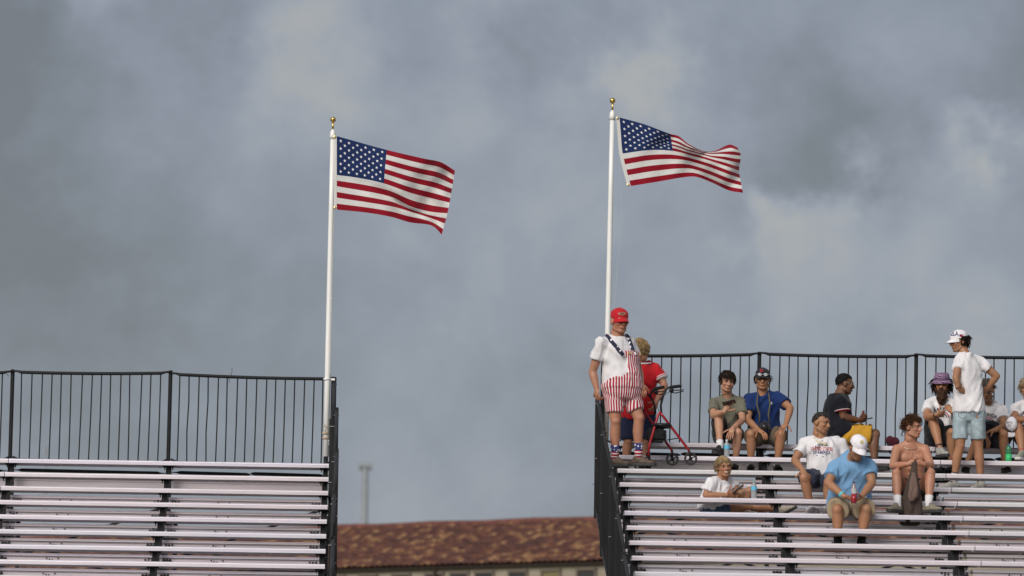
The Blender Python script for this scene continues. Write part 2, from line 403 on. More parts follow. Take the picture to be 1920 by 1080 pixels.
# loose cable ties on the rails
for (x, y, dx, dy) in ((433, 704, 2, -14), (427, 704, 3, 14), (11, 700, 5, 6)):
    a = at(x, y, YF-.05); b = at(x+dx, y+dy, YF-.05); q = MB(); q.tube([a, lerp(a, b, .5)+Vector((.006, 0, 0)), b], .0028, 5); q.build('cable_tie', BLK, fL)

# ------------------------------------------------------------------ side guards, seen nearly end on
def make_guard(label, panels):
    """panels: list of (back top px, front top px, Yback, Yfront, height)"""
    a0 = at(*panels[0][0], panels[0][2])
    t = thing('side_guard', label, 'railing', Vector((a0.x, panels[-1][3], a0.z-2.5)), 'stepped side guards of the bleachers')
    bal = MB(); bal.tube([(0, 0, 0), (0, 0, -1)], .008, 6); bmsh = bal.mesh('guard_baluster')
    for (pa, pb, ya, yb, h) in panels:
        A = at(*pa, ya); B = at(*pb, yb); dz = Vector((0, 0, -h))
        q = MB(); q.tube([A, lerp(A, B, .06)+Vector((0, 0, .004)), lerp(A, B, .5)+Vector((.006, 0, -.01)), B], [.012, .019, .019, .014], 8); q.build('top_rail', BLK2, t, True)
        q = MB(); q.tube([A+dz, B+dz], .016, 8); q.build('bottom_rail', BLK2, t, True)
        for P_, nm in ((A, 0), (B, 1)):
            q = MB(); q.box((P_.x-.024, P_.y-.024, P_.z-h-.12), (P_.x+.024, P_.y+.024, P_.z+.03), .004); q.build('post', BLK, t)
            for hh in (.06, h*.55):
                q = MB(); q.cone((P_.x-.03, P_.y-.03, P_.z-hh), (P_.x+.03, P_.y-.03, P_.z-hh), .0055, .0055, 6, False, False); q.build('clamp_bolt', mat('zinc', (.35, .35, .34), .45, .8), t)
        n = max(2, int((A-B).length/.12))
        for j in range(1, n):
            p = lerp(A, B, j/n)
            o = link('baluster', bmsh, BLK, t, p-t.location); o.scale = (1, 1, h); o.rotation_euler = (random.gauss(0, .01), random.gauss(0, .004), 0)
        for k in range(2):
            p = lerp(A, B, random.random())+Vector((-.02, 0, -h*random.uniform(.3, .9)))
            q = MB(); q.tube([p, p+Vector((-.03, -.01, .02)), p+Vector((-.055, 0, .035+random.uniform(-.05, .03)))], .0022, 4); q.build('cable_tie', BLK, t)
    return t
gR = make_guard('black stepped side guard the man in striped overalls leans on', [
    ((1120, 748), (1133, 815), 64.85, 63.45, 1.25), ((1131, 806), (1149, 893), 63.35, 61.9, 1.3),
    ((1147, 884), (1160, 968), 61.8, 60.4, 1.3), ((1158, 962), (1172, 1044), 60.3, 58.9, 1.35), ((1170, 1040), (1187, 1135), 58.8, 57.3, 1.35)])
gL = make_guard('black stepped side guard at the end of the empty left bleachers', [
    ((627, 712), (622, 790), 64.8, 63.45, 1.25), ((631, 769), (627, 856), 63.6, 62.0, 1.3),
    ((631, 846), (625, 935), 62.0, 60.4, 1.3), ((627, 925), (621, 1012), 60.4, 58.9, 1.35), ((625, 1010), (618, 1105), 58.9, 57.3, 1.35)])

# ------------------------------------------------------------------ flag poles
def make_pole(label, base, top, ball_r, black_stub, Y):
    B = at(*base, Y); T = at(*top, Y)
    t = thing('flag_pole', label, 'flag pole', B, 'white flag poles on the bleachers')
    q = MB(); pts = [lerp(B, T, u) for u in (0, .25, .5, .75, .97)]; q.tube(pts, [.034, .0335, .0315, .0285, .0265], 16); q.build('shaft', WHITEPOLE, t, True)
    d = (T-B).normalized()
    for u in (.345,):
        p = lerp(B, T, u); q = MB(); q.tube([p-d*.02, p+d*.02], .0345-.0055*u, 16); q.build('joint_sleeve', WHITEPOLE, t, True)
    q = MB(); p = lerp(B, T, .968); q.tube([p, p+d*.04, p+d*.08, p+d*.11], [.034, .034, .03, .014], 14); q.build('truck_cap', WHITEPOLE, t, True)
    q = MB(); q.tube([p+d*.1, p+d*.2], .011, 8); q.build('ball_stem', GOLD, t, True)
    q = MB(); q.ell(p+d*.225, (.034, .034, .032), None, 20, 14); q.build('finial_ball', GOLD, t, True)
    q = MB(); q.tube([B-d*.35, B+d*.002], .026, 12); q.build('ground_sleeve', BLK, t, True)
    return t, B, T, d
YP = Y0+.14
pole1, B1, T1, d1 = make_pole('white flag pole rising from the empty left bleachers', (611, 856), (624.2, 241), 6, True, YP)
pole2, B2, T2, d2 = make_pole('white flag pole behind the man in striped overalls', (1135.5, 826), (1148.3, 205), 6, True, YP+.3)
for (px_, py_, w) in ((613, 711, 1), (610.5, 813, 1), (610.5, 822, .8)):
    c = at(px_, py_, YP); q = MB(); q.tube([c-Vector((0, 0, .012)), c+Vector((0, 0, .012))], .041, 14); q.build('clamp_band', RUST if py_ > 750 else WHITEPOLE, pole1, True)
    q = MB(); q.box((c.x+.03, c.y+.0, c.z-.012), (c.x+.09, c.y+.03, c.z+.012)); q.build('clamp_arm', RUST if py_ > 750 else WHITEPOLE, pole1)
for k in range(7):
    c = at(611+random.uniform(-3, 3), 796+k*2.2, YP-.036); q = MB(); q.tube([c, c+Vector((random.uniform(-.02, .02), -.004, -.02)), c+Vector((.01, 0, -.03))], .004, 5); q.build('rope_wrap', RUST, pole1)
c = at(619, 830, YP-.02); q = MB(); q.tube([c+Vector((.022*math.cos(w), 0, .03*math.sin(w))) for w in [i*.7 for i in range(10)]], .003, 5); q.build('rope_end', WHITEPOLE, pole1)
c = at(621, 560, YP-.02); q = MB(); q.tube([c-Vector((.04, 0, 0)), c, c+Vector((.004, 0, .012))], .007, 6); q.build('rope_cleat', WHITEPOLE, pole1)
# halyards
ROPE = mat('halyard', (.5, .49, .47), .7)
q = MB(); q.tube([at(629.5, 252, YP-.02), at(628, 330, YP-.02), at(626.5, 400, YP-.02), at(624, 470, YP-.02), at(619, 700, YP-.02)], .0035, 5); q.build('halyard', ROPE, pole1)
q = MB(); q.tube([at(1155, 212, YP+.26), at(1161, 300, YP+.26), at(1166, 400, YP+.26), at(1158, 500, YP+.26), at(1150, 590, YP+.26)], .0018, 5); q.build('halyard', ROPE, pole2)

# ------------------------------------------------------------------ flags
def crv(pts, u):
    """Catmull-Rom through (u, x, y) knots"""
    us = [p[0] for p in pts]; i = 0
    while i < len(us)-2 and u > us[i+1]: i += 1
    P = [Vector((p[1], p[2])) for p in pts]
    def tan(j):
        if j == 0: return (P[1]-P[0])/(us[1]-us[0])
        if j == len(us)-1: return (P[-1]-P[-2])/(us[-1]-us[-2])
        return (P[j+1]-P[j-1])/(us[j+1]-us[j-1])
    h = us[i+1]-us[i]; s = (u-us[i])/h
    return P[i]*(2*s**3-3*s*s+1)+tan(i)*h*(s**3-2*s*s+s)+P[i+1]*(-2*s**3+3*s*s)+tan(i+1)*h*(s**3-s*s)
def cloth_mat(name, c):
    mt = mat(name, c, 0.75, 0, 0.06, 25, 0.12, 45, (1, 1, 4), 0.15, 0, 0.2)
    nt = mt.node_tree; b = nt.nodes['Principled BSDF']; out = nt.nodes['Material Output']
    tl = nt.nodes.new('ShaderNodeBsdfTranslucent'); tl.inputs[0].default_value = (*c, 1); ms = nt.nodes.new('ShaderNodeMixShader'); ms.inputs[0].default_value = .3
    nt.links.new(b.outputs[0], ms.inputs[1]); nt.links.new(tl.outputs[0], ms.inputs[2]); nt.links.new(ms.outputs[0], out.inputs[0]); return mt
FR, FW, FB = cloth_mat('flag_red', (.31, .004, .018)), cloth_mat('flag_white', (.80, .78, .75)), cloth_mat('flag_blue', (.014, .032, .125))
def make_flag(label, rows, depth, Y, header):
    """rows: [(v, knots)], knots (u, x, y) in photo pixels at the flag's own distance; depth(u, v) in metres"""
    def S(u, v):
        pts = [(vv, *crv(k, u)) for vv, k in rows]
        p = crv(pts, v); return at(p.x, p.y, Y+depth(u, v))
    A = S(0, 0)
    t = thing('american_flag', label, 'flag', S(0, 1), 'stars and stripes flags on white poles')
    us = sorted(set([i/76 for i in range(77)]+[.4])); NV = 13*5
    q = MB(); vs = [S(u, j/NV) for u in us for j in range(NV+1)]
    n = NV+1; q.v = vs
    for i in range(len(us)-1):
        for j in range(NV):
            q.f.append((i*n+j, (i+1)*n+j, (i+1)*n+j+1, i*n+j+1))
            st = j//5; um = (us[i]+us[i+1])/2
            q.mi.append(2 if (st < 7 and um < .4) else (0 if st % 2 == 0 else 1))
    q.build('cloth', [FR, FW, FB], t, True)
    # stars, sewn on both faces
    s_ = MB()
    for r in range(9):
        nn = 6 if r % 2 == 0 else 5
        for c in range(nn):
            cu = .4*((2*c+1 if nn == 6 else 2*c+2)/12.0); cv = (7/13)*((r+1)/10.0)
            for side in (-1, 1):
                pts = []
                for k in range(10):
                    a = math.pi*k/5; rr = .0128 if k % 2 == 0 else .0051
                    u, v = cu+rr*math.sin(a)*.98, cv-rr*math.cos(a)*1.9
                    pts.append((u, v))
                P = [S(u, v) for u, v in pts]; C = S(cu, cv)
                nrm = (S(cu+.01, cv)-C).cross(S(cu, cv+.01)-C).normalized()*.004*side
                s_.add([C+nrm]+[p+nrm for p in P], [((0, 1+k, 1+(k+1) % 10) if side > 0 else (0, 1+(k+1) % 10, 1+k)) for k in range(10)])
    tag(s_.build('star', mat('star_white', (.82, .81, .79), .7), t), kind='stuff')
    h = MB(); vs = []
    for j in range(14):
        v = j/13; p = S(0, v); o = (S(0, v)-S(.02, v)).normalized()*header
        vs += [p+o*1.0, p+Vector((0, -.003, 0))-o*.1]
    h.v = [Vector(p) for p in vs]; h.f = [(2*j, 2*j+1, 2*j+3, 2*j+2) for j in range(13)]; h.mi = [0]*13
    h.build('hoist_band', FW, t, True)
    for v in (.02, .98):
        p = S(0, v)+(S(0, v)-S(.02, v)).normalized()*header*.6+Vector((0, -.006, 0)); q = MB(); q.tube([p+Vector((.012*math.cos(w), 0, .012*math.sin(w))) for w in [i*.6284 for i in range(11)]], .004, 5); q.build('grommet', GOLD, t)
    return t
r1 = [(0.0, [(0, 631, 255), (.4, 725, 281), (.68, 793, 297), (.84, 826, 304), (1, 853, 320)]),
      (7/13, [(0, 631, 328), (.18, 672, 333.5), (.4, 720, 344), (.6, 768, 361), (.8, 806, 371), (1, 843, 380)]),
      (9/13, [(0, 631, 349), (.44, 730, 368), (.64, 770, 387), (.8, 805, 396.5), (1, 839, 400)]),
      (11/13, [(0, 631, 370.5), (.44, 732, 386.5), (.64, 770, 397), (.8, 805, 408), (1, 834, 419)]),
      (1.0, [(0, 631, 393), (.25, 690, 399), (.44, 735, 407), (.6, 769, 417), (.76, 803, 421), (.86, 816, 427), (1, 828, 440)])]
def d_1(u, v): return .012*math.sin(34*u+11*v)*u+.010*math.sin(26*v-9*u)*u+.10*u*math.sin(7.5*u+2.2*v+.4)+.06*u*math.sin(15*(u-.55*v)+1)+.05*math.exp(-((v-(.52+.45*u))/.10)**2)*math.sin(math.pi*min(1, u*1.1))
make_flag('flag flying flat on the pole of the empty left bleachers', r1, d_1, YP-.03, .03)
r2 = [(0.0, [(0, 1161, 220), (.2, 1208, 233), (.4, 1256, 251), (.5, 1272, 255), (.62, 1291, 270), (.76, 1319, 283), (.85, 1340, 283), (.95, 1368, 271), (1, 1383, 277)]),
      (3/13, [(0, 1163.5, 249), (.4, 1259, 266), (.62, 1294, 279), (.78, 1326, 288), (.9, 1360, 289), (1, 1389, 292)]),
      (7/13, [(0, 1167, 288), (.2, 1217, 281.5), (.4, 1262, 283), (.58, 1296, 291.5), (.72, 1325, 299.5), (.88, 1363, 312), (1, 1386, 320)]),
      (1.0, [(0, 1182, 349), (.25, 1237, 340), (.43, 1281, 332.5), (.53, 1305, 331.5), (.68, 1334, 342), (.85, 1367, 357), (1, 1393, 361.5)])]
def d_2(u, v): return .16*u*math.sin(6.3*u-2.5*v+1.2)+.16*u*(1-v)*math.sin(17*u+5*v)-.05*math.exp(-((u-.8)/.1)**2)*(1-v)+.025*math.sin(31*u+13*v)*u+.03*math.exp(-((v-(.25+.55*(u-.6)))/.06)**2)*(u > .55)*min(1, (u-.55)*6)
make_flag('flag with a rumpled fly end on the pole above the man in striped overalls', r2, d_2, YP+.26, .035)

# ------------------------------------------------------------------ tiled building beyond
def tile_mat():
    mt = bpy.data.materials.new('clay_tile'); mt.use_nodes = True; nt = mt.node_tree; b = nt.nodes['Principled BSDF']; b.inputs['Roughness'].default_value = .8
    gi = nt.nodes.new('ShaderNodeNewGeometry'); oi = nt.nodes.new('ShaderNodeObjectInfo'); ad = nt.nodes.new('ShaderNodeMath'); ad.operation = 'ADD'
    fr = nt.nodes.new('ShaderNodeMath'); fr.operation = 'FRACT'
    nt.links.new(gi.outputs['Random Per Island'], ad.inputs[0]); nt.links.new(oi.outputs['Random'], ad.inputs[1]); nt.links.new(ad.outputs[0], fr.inputs[0])
    r = nt.nodes.new('ShaderNodeValToRGB'); e = r.color_ramp; e.interpolation = 'CONSTANT'
    st = [(0, (.100, .040, .029)), (.22, (.125, .049, .034)), (.42, (.088, .036, .029)), (.55, (.14, .055, .036)), (.66, (.18, .075, .042)), (.76, (.27, .14, .065)), (.87, (.34, .19, .09)), (.94, (.18, .07, .04))]
    e.elements[0].position = 0; e.elements[0].color = (*st[0][1], 1); e.elements[1].position = st[1][0]; e.elements[1].color = (*st[1][1], 1)
    for p, c in st[2:]:
        q = e.elements.new(p); q.color = (*c, 1)
    nt.links.new(fr.outputs[0], r.inputs[0]); nt.links.new(r.outputs[0], b.inputs['Base Color']); return mt
TILE = tile_mat()
STUCCO = mat('stucco', (.29, .25, .19), .9, 0, .12, 1.2, .3, 20)
RL = at(632, 992, 205.0); ZRD = RL.z
RR = at_z(1120, 975.5, ZRD)
ud = (RR-RL); ud.z = 0; ulen = ud.length; ud.normalize()
nd = Vector((ud.y, -ud.x, 0)); 
if nd.y > 0: nd = -nd
RUNB, DZB = 4.0, 1.76
bld = thing('tiled_building', 'far stucco building with mottled red clay tile roof between the bleachers', 'building', Vector((RL.x, RL.y, 0))+nd*RUNB)
U_A, U_B = -34.0, ulen+22.0
def bp(u, n, z): return Vector((RL.x, RL.y, 0))+ud*u+nd*n+Vector((0, 0, z))
ze = ZRD-DZB
q = MB()
q.add([bp(U_A, RUNB-.14, 0), bp(U_B, RUNB-.14, 0), bp(U_B, RUNB-.14, ze-.10), bp(U_A, RUNB-.14, ze-.10), bp(U_A, -RUNB+.14, 0), bp(U_B, -RUNB+.14, 0), bp(U_B, -RUNB+.14, ze-.10), bp(U_A, -RUNB+.14, ze-.10), bp(U_A, 0, ZRD-.3), bp(U_B, 0, ZRD-.3)],
      [(0, 1, 2, 3), (5, 4, 7, 6), (4, 0, 3, 8, 7), (1, 5, 6, 9, 2)]); q.build('wall', STUCCO, bld)
q = MB(); q.add([bp(U_A, 0, ZRD-.06), bp(U_B, 0, ZRD-.06), bp(U_B, RUNB, ze-.06), bp(U_A, RUNB, ze-.06), bp(U_A, -RUNB, ze-.06), bp(U_B, -RUNB, ze-.06)], [(0, 3, 2, 1), (0, 1, 5, 4)]); q.build('roof_deck', mat('roof_deck', (.07, .03, .024), .9), bld)
q = MB(); q.extrude([(-.05, -.03), (.05, -.03), (.07, .03), (.05, .035), (-.05, .035)], 0, 1)
gt = q.v; q.v = [bp(U_A+(U_B-U_A)*p.x, RUNB+p.y, ze-.05+p.z) for p in gt]; q.build('gutter', mat('gutter', (.05, .035, .03), .5), bld)
q = MB(); q.add([bp(U_A, RUNB-.02, ze-.09), bp(U_B, RUNB-.02, ze-.09), bp(U_B, RUNB-.14, ze-.11), bp(U_A, RUNB-.14, ze-.11)], [(0, 1, 2, 3)]); q.build('soffit', mat('soffit', (.20, .16, .12), .9), bld)
TW, TL = .25, .24
sl = math.hypot(RUNB, DZB); sdn = (nd*RUNB+Vector((0, 0, -DZB)))/sl; snr = ud.cross(sdn).normalized()
if snr.z < 0: snr = -snr
def tile_verts():
    vs = []; N = 6
    for yy, lift in ((0, .0), (TL*1.12, .035)):
        for th in (0, -.02):
            for k in range(N+1):
                w = math.pi*k/N; vs.append((-TW*.5*math.cos(w), yy, lift+th+.075*math.sin(w)))
    n = N+1; fs = []
    for k in range(N): fs += [(k, k+1, 2*n+k+1, 2*n+k), (n+k, 3*n+k, 3*n+k+1, n+k+1), (2*n+k, 2*n+k+1, 3*n+k+1, 3*n+k)]
    return vs, fs
tv, tf = tile_verts()
def t_world(p, u, s, j): return bp(u, 0, ZRD)+ud*(p[0])+sdn*(s+p[1])+snr*(p[2]+j)
tm = MB(); o0 = bp(0, 0, ZRD); tm.add([ud*p[0]+sdn*p[1]+snr*p[2] for p in tv], tf); tmesh = tm.mesh('roof_tile')
rest = MB(); nrows = int(sl/TL); cnt = 0; k0 = int((U_B-U_A)/TW)
cand = []
for r in range(nrows):
    for k in range(k0): cand.append((U_A+(k+.5+.0*(r % 2))*TW, r*TL+.03))
vis = []
for u, s in cand:
    x, y = proj(bp(u, 0, ZRD)+sdn*s)
    vis.append((0 if 634 < x < 1116 else 1, (bp(u, 0, ZRD)+sdn*s-CAM).length, u, s))
vis.sort()
for i, (h, d, u, s) in enumerate(vis):
    j = random.uniform(0, .02)
    if i < 300: link('roof_tile', tmesh, TILE, bld, bp(u, 0, ZRD)+sdn*s+snr*j-bld.location)
    else: rest.add([t_world(p, u, s, j) for p in tv], tf)
tag(rest.build('roof_tiles', TILE, bld), kind='stuff')
q = MB(); q.tube([bp(U_A+(U_B-U_A)*i/60, 0, ZRD+.03+.02*math.sin(i*1.7)) for i in range(61)], .13, 8); q.build('ridge_cap', mat('ridge_clay', (.13, .045, .032), .85, 0, .4, 3), bld)
GLASS = mat('far_window', (.045, .042, .04), .25)
FRM = mat('window_frame', (.14, .11, .085), .7)
wx = [680, 740, 800, 880, 958, 1042, 1122, 1200, 1290, 600, 520, 440, 360, 280, 200]
for i, x in enumerate(wx):
    p = at_z(x, 1075, ze-.5); u = (p-Vector((RL.x, RL.y, 0))).dot(ud)
    f_ = MB(); N_ = RUNB-.14
    for (a, b, c, d) in ((-.42, -.34, -1.3, -.22), (.34, .42, -1.3, -.22), (-.42, .42, -.28, -.20), (-.42, .42, -1.35, -1.27)):
        M = Matrix.Translation(bp(u, N_+.004, ze)) @ Matrix((ud, nd, Vector((0, 0, 1)))).transposed().to_4x4()
        f_.box((a, 0, c), (b, .07, d), 0, M)
    w = f_.build('window', FRM, bld)
    g_ = MB(); g_.box((-.335, .006, -1.265), (.335, .02, -.285), 0, M); g_.build('pane', GLASS if i != 4 else mat('lit_blind', (.17, .14, .06), .6), w)
p = at_z(853, 1066, ze); u = (p-Vector((RL.x, RL.y, 0))).dot(ud)
q = MB(); q.tube([bp(u, RUNB+.02, ze-.12), bp(u, RUNB-.02, ze-.5), bp(u, RUNB-.04, ze-.8), bp(u, RUNB-.04, 0.1)], .06, 8); q.build('downpipe', mat('gutter', (0, 0, 0)), bld)

# ------------------------------------------------------------------ far floodlight masts
def mast(label, px, ytop, Y, w, heads):
    T = at(px, ytop, Y); t = thing('floodlight_mast', label, 'mast', Vector((T.x, Y, 0)), 'far floodlight masts')
    pale = mat('mast_hazed_grey', (.235, .25, .265), .6, 0, .1, 2)  # haze fading put into the grey, matched to the sky behind
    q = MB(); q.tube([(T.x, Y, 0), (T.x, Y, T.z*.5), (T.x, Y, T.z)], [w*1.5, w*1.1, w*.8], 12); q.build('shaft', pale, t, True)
    if heads:
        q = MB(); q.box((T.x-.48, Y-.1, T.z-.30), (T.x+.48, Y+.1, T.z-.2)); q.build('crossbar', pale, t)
        for k in range(3):
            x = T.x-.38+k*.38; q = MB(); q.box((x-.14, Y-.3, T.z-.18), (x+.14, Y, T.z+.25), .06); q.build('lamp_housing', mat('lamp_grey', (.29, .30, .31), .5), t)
    return t
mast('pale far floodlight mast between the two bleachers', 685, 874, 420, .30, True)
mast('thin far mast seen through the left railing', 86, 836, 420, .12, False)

# ------------------------------------------------------------------ people: builders
def remesh(mb, voxel, smooth=4, factor=.5):
    """one continuous surface from overlapping closed shapes"""
    me = mb.mesh('tmp'); o = bpy.data.objects.new('tmp', me); COL.objects.link(o)
    r = o.modifiers.new('r', 'REMESH'); r.mode = 'VOXEL'; r.voxel_size = voxel; r.adaptivity = 0
    s = o.modifiers.new('s', 'SMOOTH'); s.iterations = smooth; s.factor = factor
    dg = bpy.context.evaluated_depsgraph_get(); dg.update()
    ev = o.evaluated_get(dg); em = ev.to_mesh()
    q = MB(); q.v = [v.co.copy() for v in em.vertices]; q.f = [tuple(p.vertices) for p in em.polygons]; q.mi = [0]*len(q.f)
    q.n = [v.normal.copy() for v in em.vertices]
    ev.to_mesh_clear(); bpy.data.objects.remove(o); bpy.data.meshes.remove(me)
    return q
def wrinkle(q, amp, freq, stretch=(1, 1, 1), seed=0.0, ridge=True, lo=-1.0):
    so = Vector((seed, seed*1.7, -seed)); st = Vector(stretch)*freq
    for i, p in enumerate(q.v):
        a = Vector((p.x*st.x, p.y*st.y, p.z*st.z))+so
        w = noise.noise(a)+.5*noise.noise(a*2.1)
        if ridge: w = .6-1.6*abs(w)
        q.v[i] = p+q.n[i]*amp*max(lo, w)
def folds(q, amp, freq, slant, seed):
    """long soft pleats running along a slanted direction"""
    ca, sa = math.cos(slant), math.sin(slant)
    for i, p in enumerate(q.v):
        x = (p.x*ca-p.z*sa); z = (p.x*sa+p.z*ca)
        wv = noise.noise(Vector((x*freq+.8*noise.noise(Vector((p.x*4, p.y*4, p.z*4+seed))), p.y*freq*.8, z*freq*.22+seed)))
        m_ = max(0, .5+noise.noise(Vector((p.x*3.5+seed, p.y*3.5, p.z*3.5)))*1.4)
        q.v[i] = p+q.n[i]*amp*max(-.45, (.32-1.5*abs(wv)))*min(1.2, m_)
def colour_attr(me, vals):
    a = me.color_attributes.new('tint', 'FLOAT_COLOR', 'POINT')
    a.data.foreach_set('color', [c for v in vals for c in (*v, 1.0)])
def float_attr(me, name, vals):
    a = me.attributes.new(name, 'FLOAT', 'POINT'); a.data.foreach_set('value', vals)

SKINS = {'fair': (.44, .235, .148), 'tan': (.34, .165, .088), 'brown': (.16, .072, .038), 'red': (.42, .198, .122)}
def skin_mat(k): return mat('skin_'+k, SKINS[k], .5, 0, .10, 9, .05, 120, (1, 1, 1), 0, .12, .4, tint=True)
def fab(name, c, var=.06): return mat('fabric_'+name, c, .85, 0, var, 12, .12, 260, (1, 1, 1), .1, 0, .2)
EYE = mat('eye_white', (.36, .32, .30), .3); IRIS = mat('eye_dark', (.02, .014, .01), .15)
TEETH = mat('teeth', (.75, .72, .66), .3); LIP = mat('lip', (.36, .10, .085), .5)
HAIRS = {'salt': (.045, .038, .034), 'beard': (.045, .022, .012), 'dark': (.018, .011, .008), 'black': (.008, .007, .007), 'brown': (.07, .030, .014), 'grey': (.10, .085, .075), 'blond': (.36, .245, .12), 'ashblond': (.27, .20, .125)}
def hair_mat(k): return mat('hair_'+k, HAIRS[k], .7, 0, .45, 60, .4, 150, (1, 1, 1), 0, 0, .15)

class Person:
    def __init__(s, label, Yb, base_px, J, skin='fair', scale=1.0, bulk=1.0, belly=0.0, head=None, back=False, bow=0.0, muscle=0.0, group='spectators on the right bleachers'):
        s.Yb, s.sc, s.bk, s.skin, s.back, s.belly, s.bow, s.muscle = Yb, scale, bulk, skin, back, belly, bow, muscle
        s.j = {}
        par = {'ea': ('sa', .285), 'eb': ('sb', .285), 'wa': ('ea', .25), 'wb': ('eb', .25), 'ka': ('ha', .43), 'kb': ('hb', .43), 'na': ('ka', .41), 'nb': ('kb', .41)}
        for k in ('pel', 'nek', 'sa', 'sb', 'hd'): s.j[k] = at(J[k][0], J[k][1]+(3.5 if k in ('sa', 'sb') else 0), Yb+J[k][2])
        s.side = (s.j['sb']-s.j['sa']); s.side.z *= .5; s.side.normalize()
        hs = Vector(J['hip']) if 'hip' in J else Vector((s.side.x, s.side.y, 0)); hs.normalize(); s.hside = hs
        s.up = (s.j['nek']-s.j['pel']).normalized()
        s.fwd = s.side.cross(s.up).normalized()*(-1 if back else 1)
        w = .088*scale*bulk**.5
        s.j['ha'] = s.j['pel']-hs*w-Vector((0, 0, .03)); s.j['hb'] = s.j['pel']+hs*w-Vector((0, 0, .03))
        for k in ('ea', 'wa', 'eb', 'wb', 'ka', 'na', 'kb', 'nb'):
            if k not in J: continue
            v = J[k]
            if isinstance(v[2], str):
                p, L = par[k]; P = s.j[p]; L *= scale
                q0 = at(v[0], v[1], P.y); d = math.hypot(q0.x-P.x, q0.z-P.z); dy = math.sqrt(max(0.0, L*L-d*d))
                s.j[k] = at(v[0], v[1], P.y+(-dy if v[2] == 'n' else dy))
            else: s.j[k] = at(v[0], v[1], Yb+v[2])
        b = at(*base_px, Yb)
        s.t = thing('person', label, 'person', b, group)
        s.skinmb = MB(); s.post = MB()
        yaw, pit, rol = [math.radians(a) for a in head[:3]]; s.hsc = head[3] if len(head) > 3 else 1.0
        base = Matrix(((-1, 0, 0), (0, -1, 0), (0, 0, 1)))
        s.HM = Matrix.Rotation(yaw, 3, 'Z') @ base @ Matrix.Rotation(-pit, 3, 'X') @ Matrix.Rotation(-rol, 3, 'Y')
    def hp(s, x, y, z): return s.j['hd']+s.HM @ (Vector((x, y, z))*s.hsc)
    def spine(s, t):
        a, b = s.j['pel'], s.j['nek']; m_ = (a+b)/2-s.fwd*s.bow
        return a*(1-t)**2+m_*2*t*(1-t)+b*t*t if 0 <= t <= 1 else (a+(m_-a)*2*t if t < 0 else b+(b-m_)*2*(t-1))
    PROF = [(-.20, .115, .085), (-.12, .155, .11), (0, .168, .118), (.18, .155, .11), (.38, .145, .105), (.58, .16, .115), (.74, .168, .112), (.85, .140, .096), (.93, .095, .078), (1.02, .062, .062)]
    def prof(s, t):
        P = s.PROF
        for (a, b) in zip(P[:-1], P[1:]):
            if t <= b[0]:
                u = max(0, (t-a[0])/(b[0]-a[0])); return lerp(a[1], b[1], u)*s.sc*s.bk, lerp(a[2], b[2], u)*s.sc*s.bk
        return P[-1][1]*s.sc*s.bk, P[-1][2]*s.sc*s.bk
    def frame(s, t):
        u = max(0, min(1, t)); sd = (s.hside*(1-u)+s.side*u).normalized()
        e = .02; tg = (s.spine(t+e)-s.spine(t-e)).normalized()
        fw = sd.cross(tg).normalized()*(-1 if s.back else 1); return s.spine(t), sd, fw
    def surf(s, t, ang, infl):
        """ang 0 = front, 90 = b side"""
        c, sd, fw = s.frame(t); w, d = s.prof(t); a = math.radians(ang)
        bl = s.belly*math.exp(-((t-.25)/.24)**2)
        x = math.sin(a); y = math.cos(a)
        r = (abs(x)**2.4+abs(y)**2.4)**(-1/2.4)
        return c+sd*(w+infl+bl*.45)*x*r+fw*((d+infl)*y*r+(bl if y > 0 else 0)*max(0, y))
    def loft(s, mb, t0, t1, infl, n=9, seg=28, tilt=0.0):
        rs = []
        for i in range(n+1):
            t = lerp(t0, t1, i/n); inf = infl(t) if callable(infl) else infl
            rs.append([s.surf(t-(tilt*math.cos(math.radians(360*k/seg)) if i == n else 0), 360*k/seg, inf) for k in range(seg)])
        mb.rings(rs)
    def slab(s, mb, t0, t1, a0, a1, i0, i1, n=8, m_=10):
        rs = []
        for i in range(n+1):
            t = lerp(t0, t1, i/n); f = a1 if not callable(a1) else a1(t); g_ = a0 if not callable(a0) else a0(t)
            rs.append([s.surf(t, lerp(g_, f, k/m_), i1) for k in range(m_+1)]+[s.surf(t, lerp(g_, f, k/m_), i0) for k in range(m_, -1, -1)])
        mb.rings(rs)
    def body(s, hands=None, arms='ab', legs='ab', feet_skin=False, stubble=None, face_red=.0, smile=False, neck_r=.058, bare=False):
        mb = s.skinmb; sc, bk = s.sc, s.bk; J = s.j; rb = sc*(.6+.4*bk)
        s.loft(mb, -.2, 1.0, 0.0 if bare else -.012, 12); kb = 1.0 if bare else .86
        hb = s.hp(0, -.02, -.05)
        mb.cone(s.spine(.93), hb, neck_r*1.1*rb, neck_r*rb, 16)
        for a in arms:
            S_, E_, W_ = J['s'+a], J['e'+a], J['w'+a]
            mb.ell(S_, (.062*rb*kb,)*3); mb.cone(lerp(S_, s.spine(.85), .35), S_, .065*rb*kb*kb, .06*rb*kb)
            if bare: mb.cone(s.spine(1.0), lerp(S_, s.spine(.9), .1)+Vector((0, 0, .012)), .045*rb, .046*rb)
            mb.cone(S_, lerp(S_, E_, .45), .055*rb*kb, .051*rb); mb.cone(lerp(S_, E_, .45), E_, .053*rb, .041*rb)
            mb.cone(E_, lerp(E_, W_, .3), .041*rb, .044*rb); mb.cone(lerp(E_, W_, .3), W_, .044*rb, .028*rb)
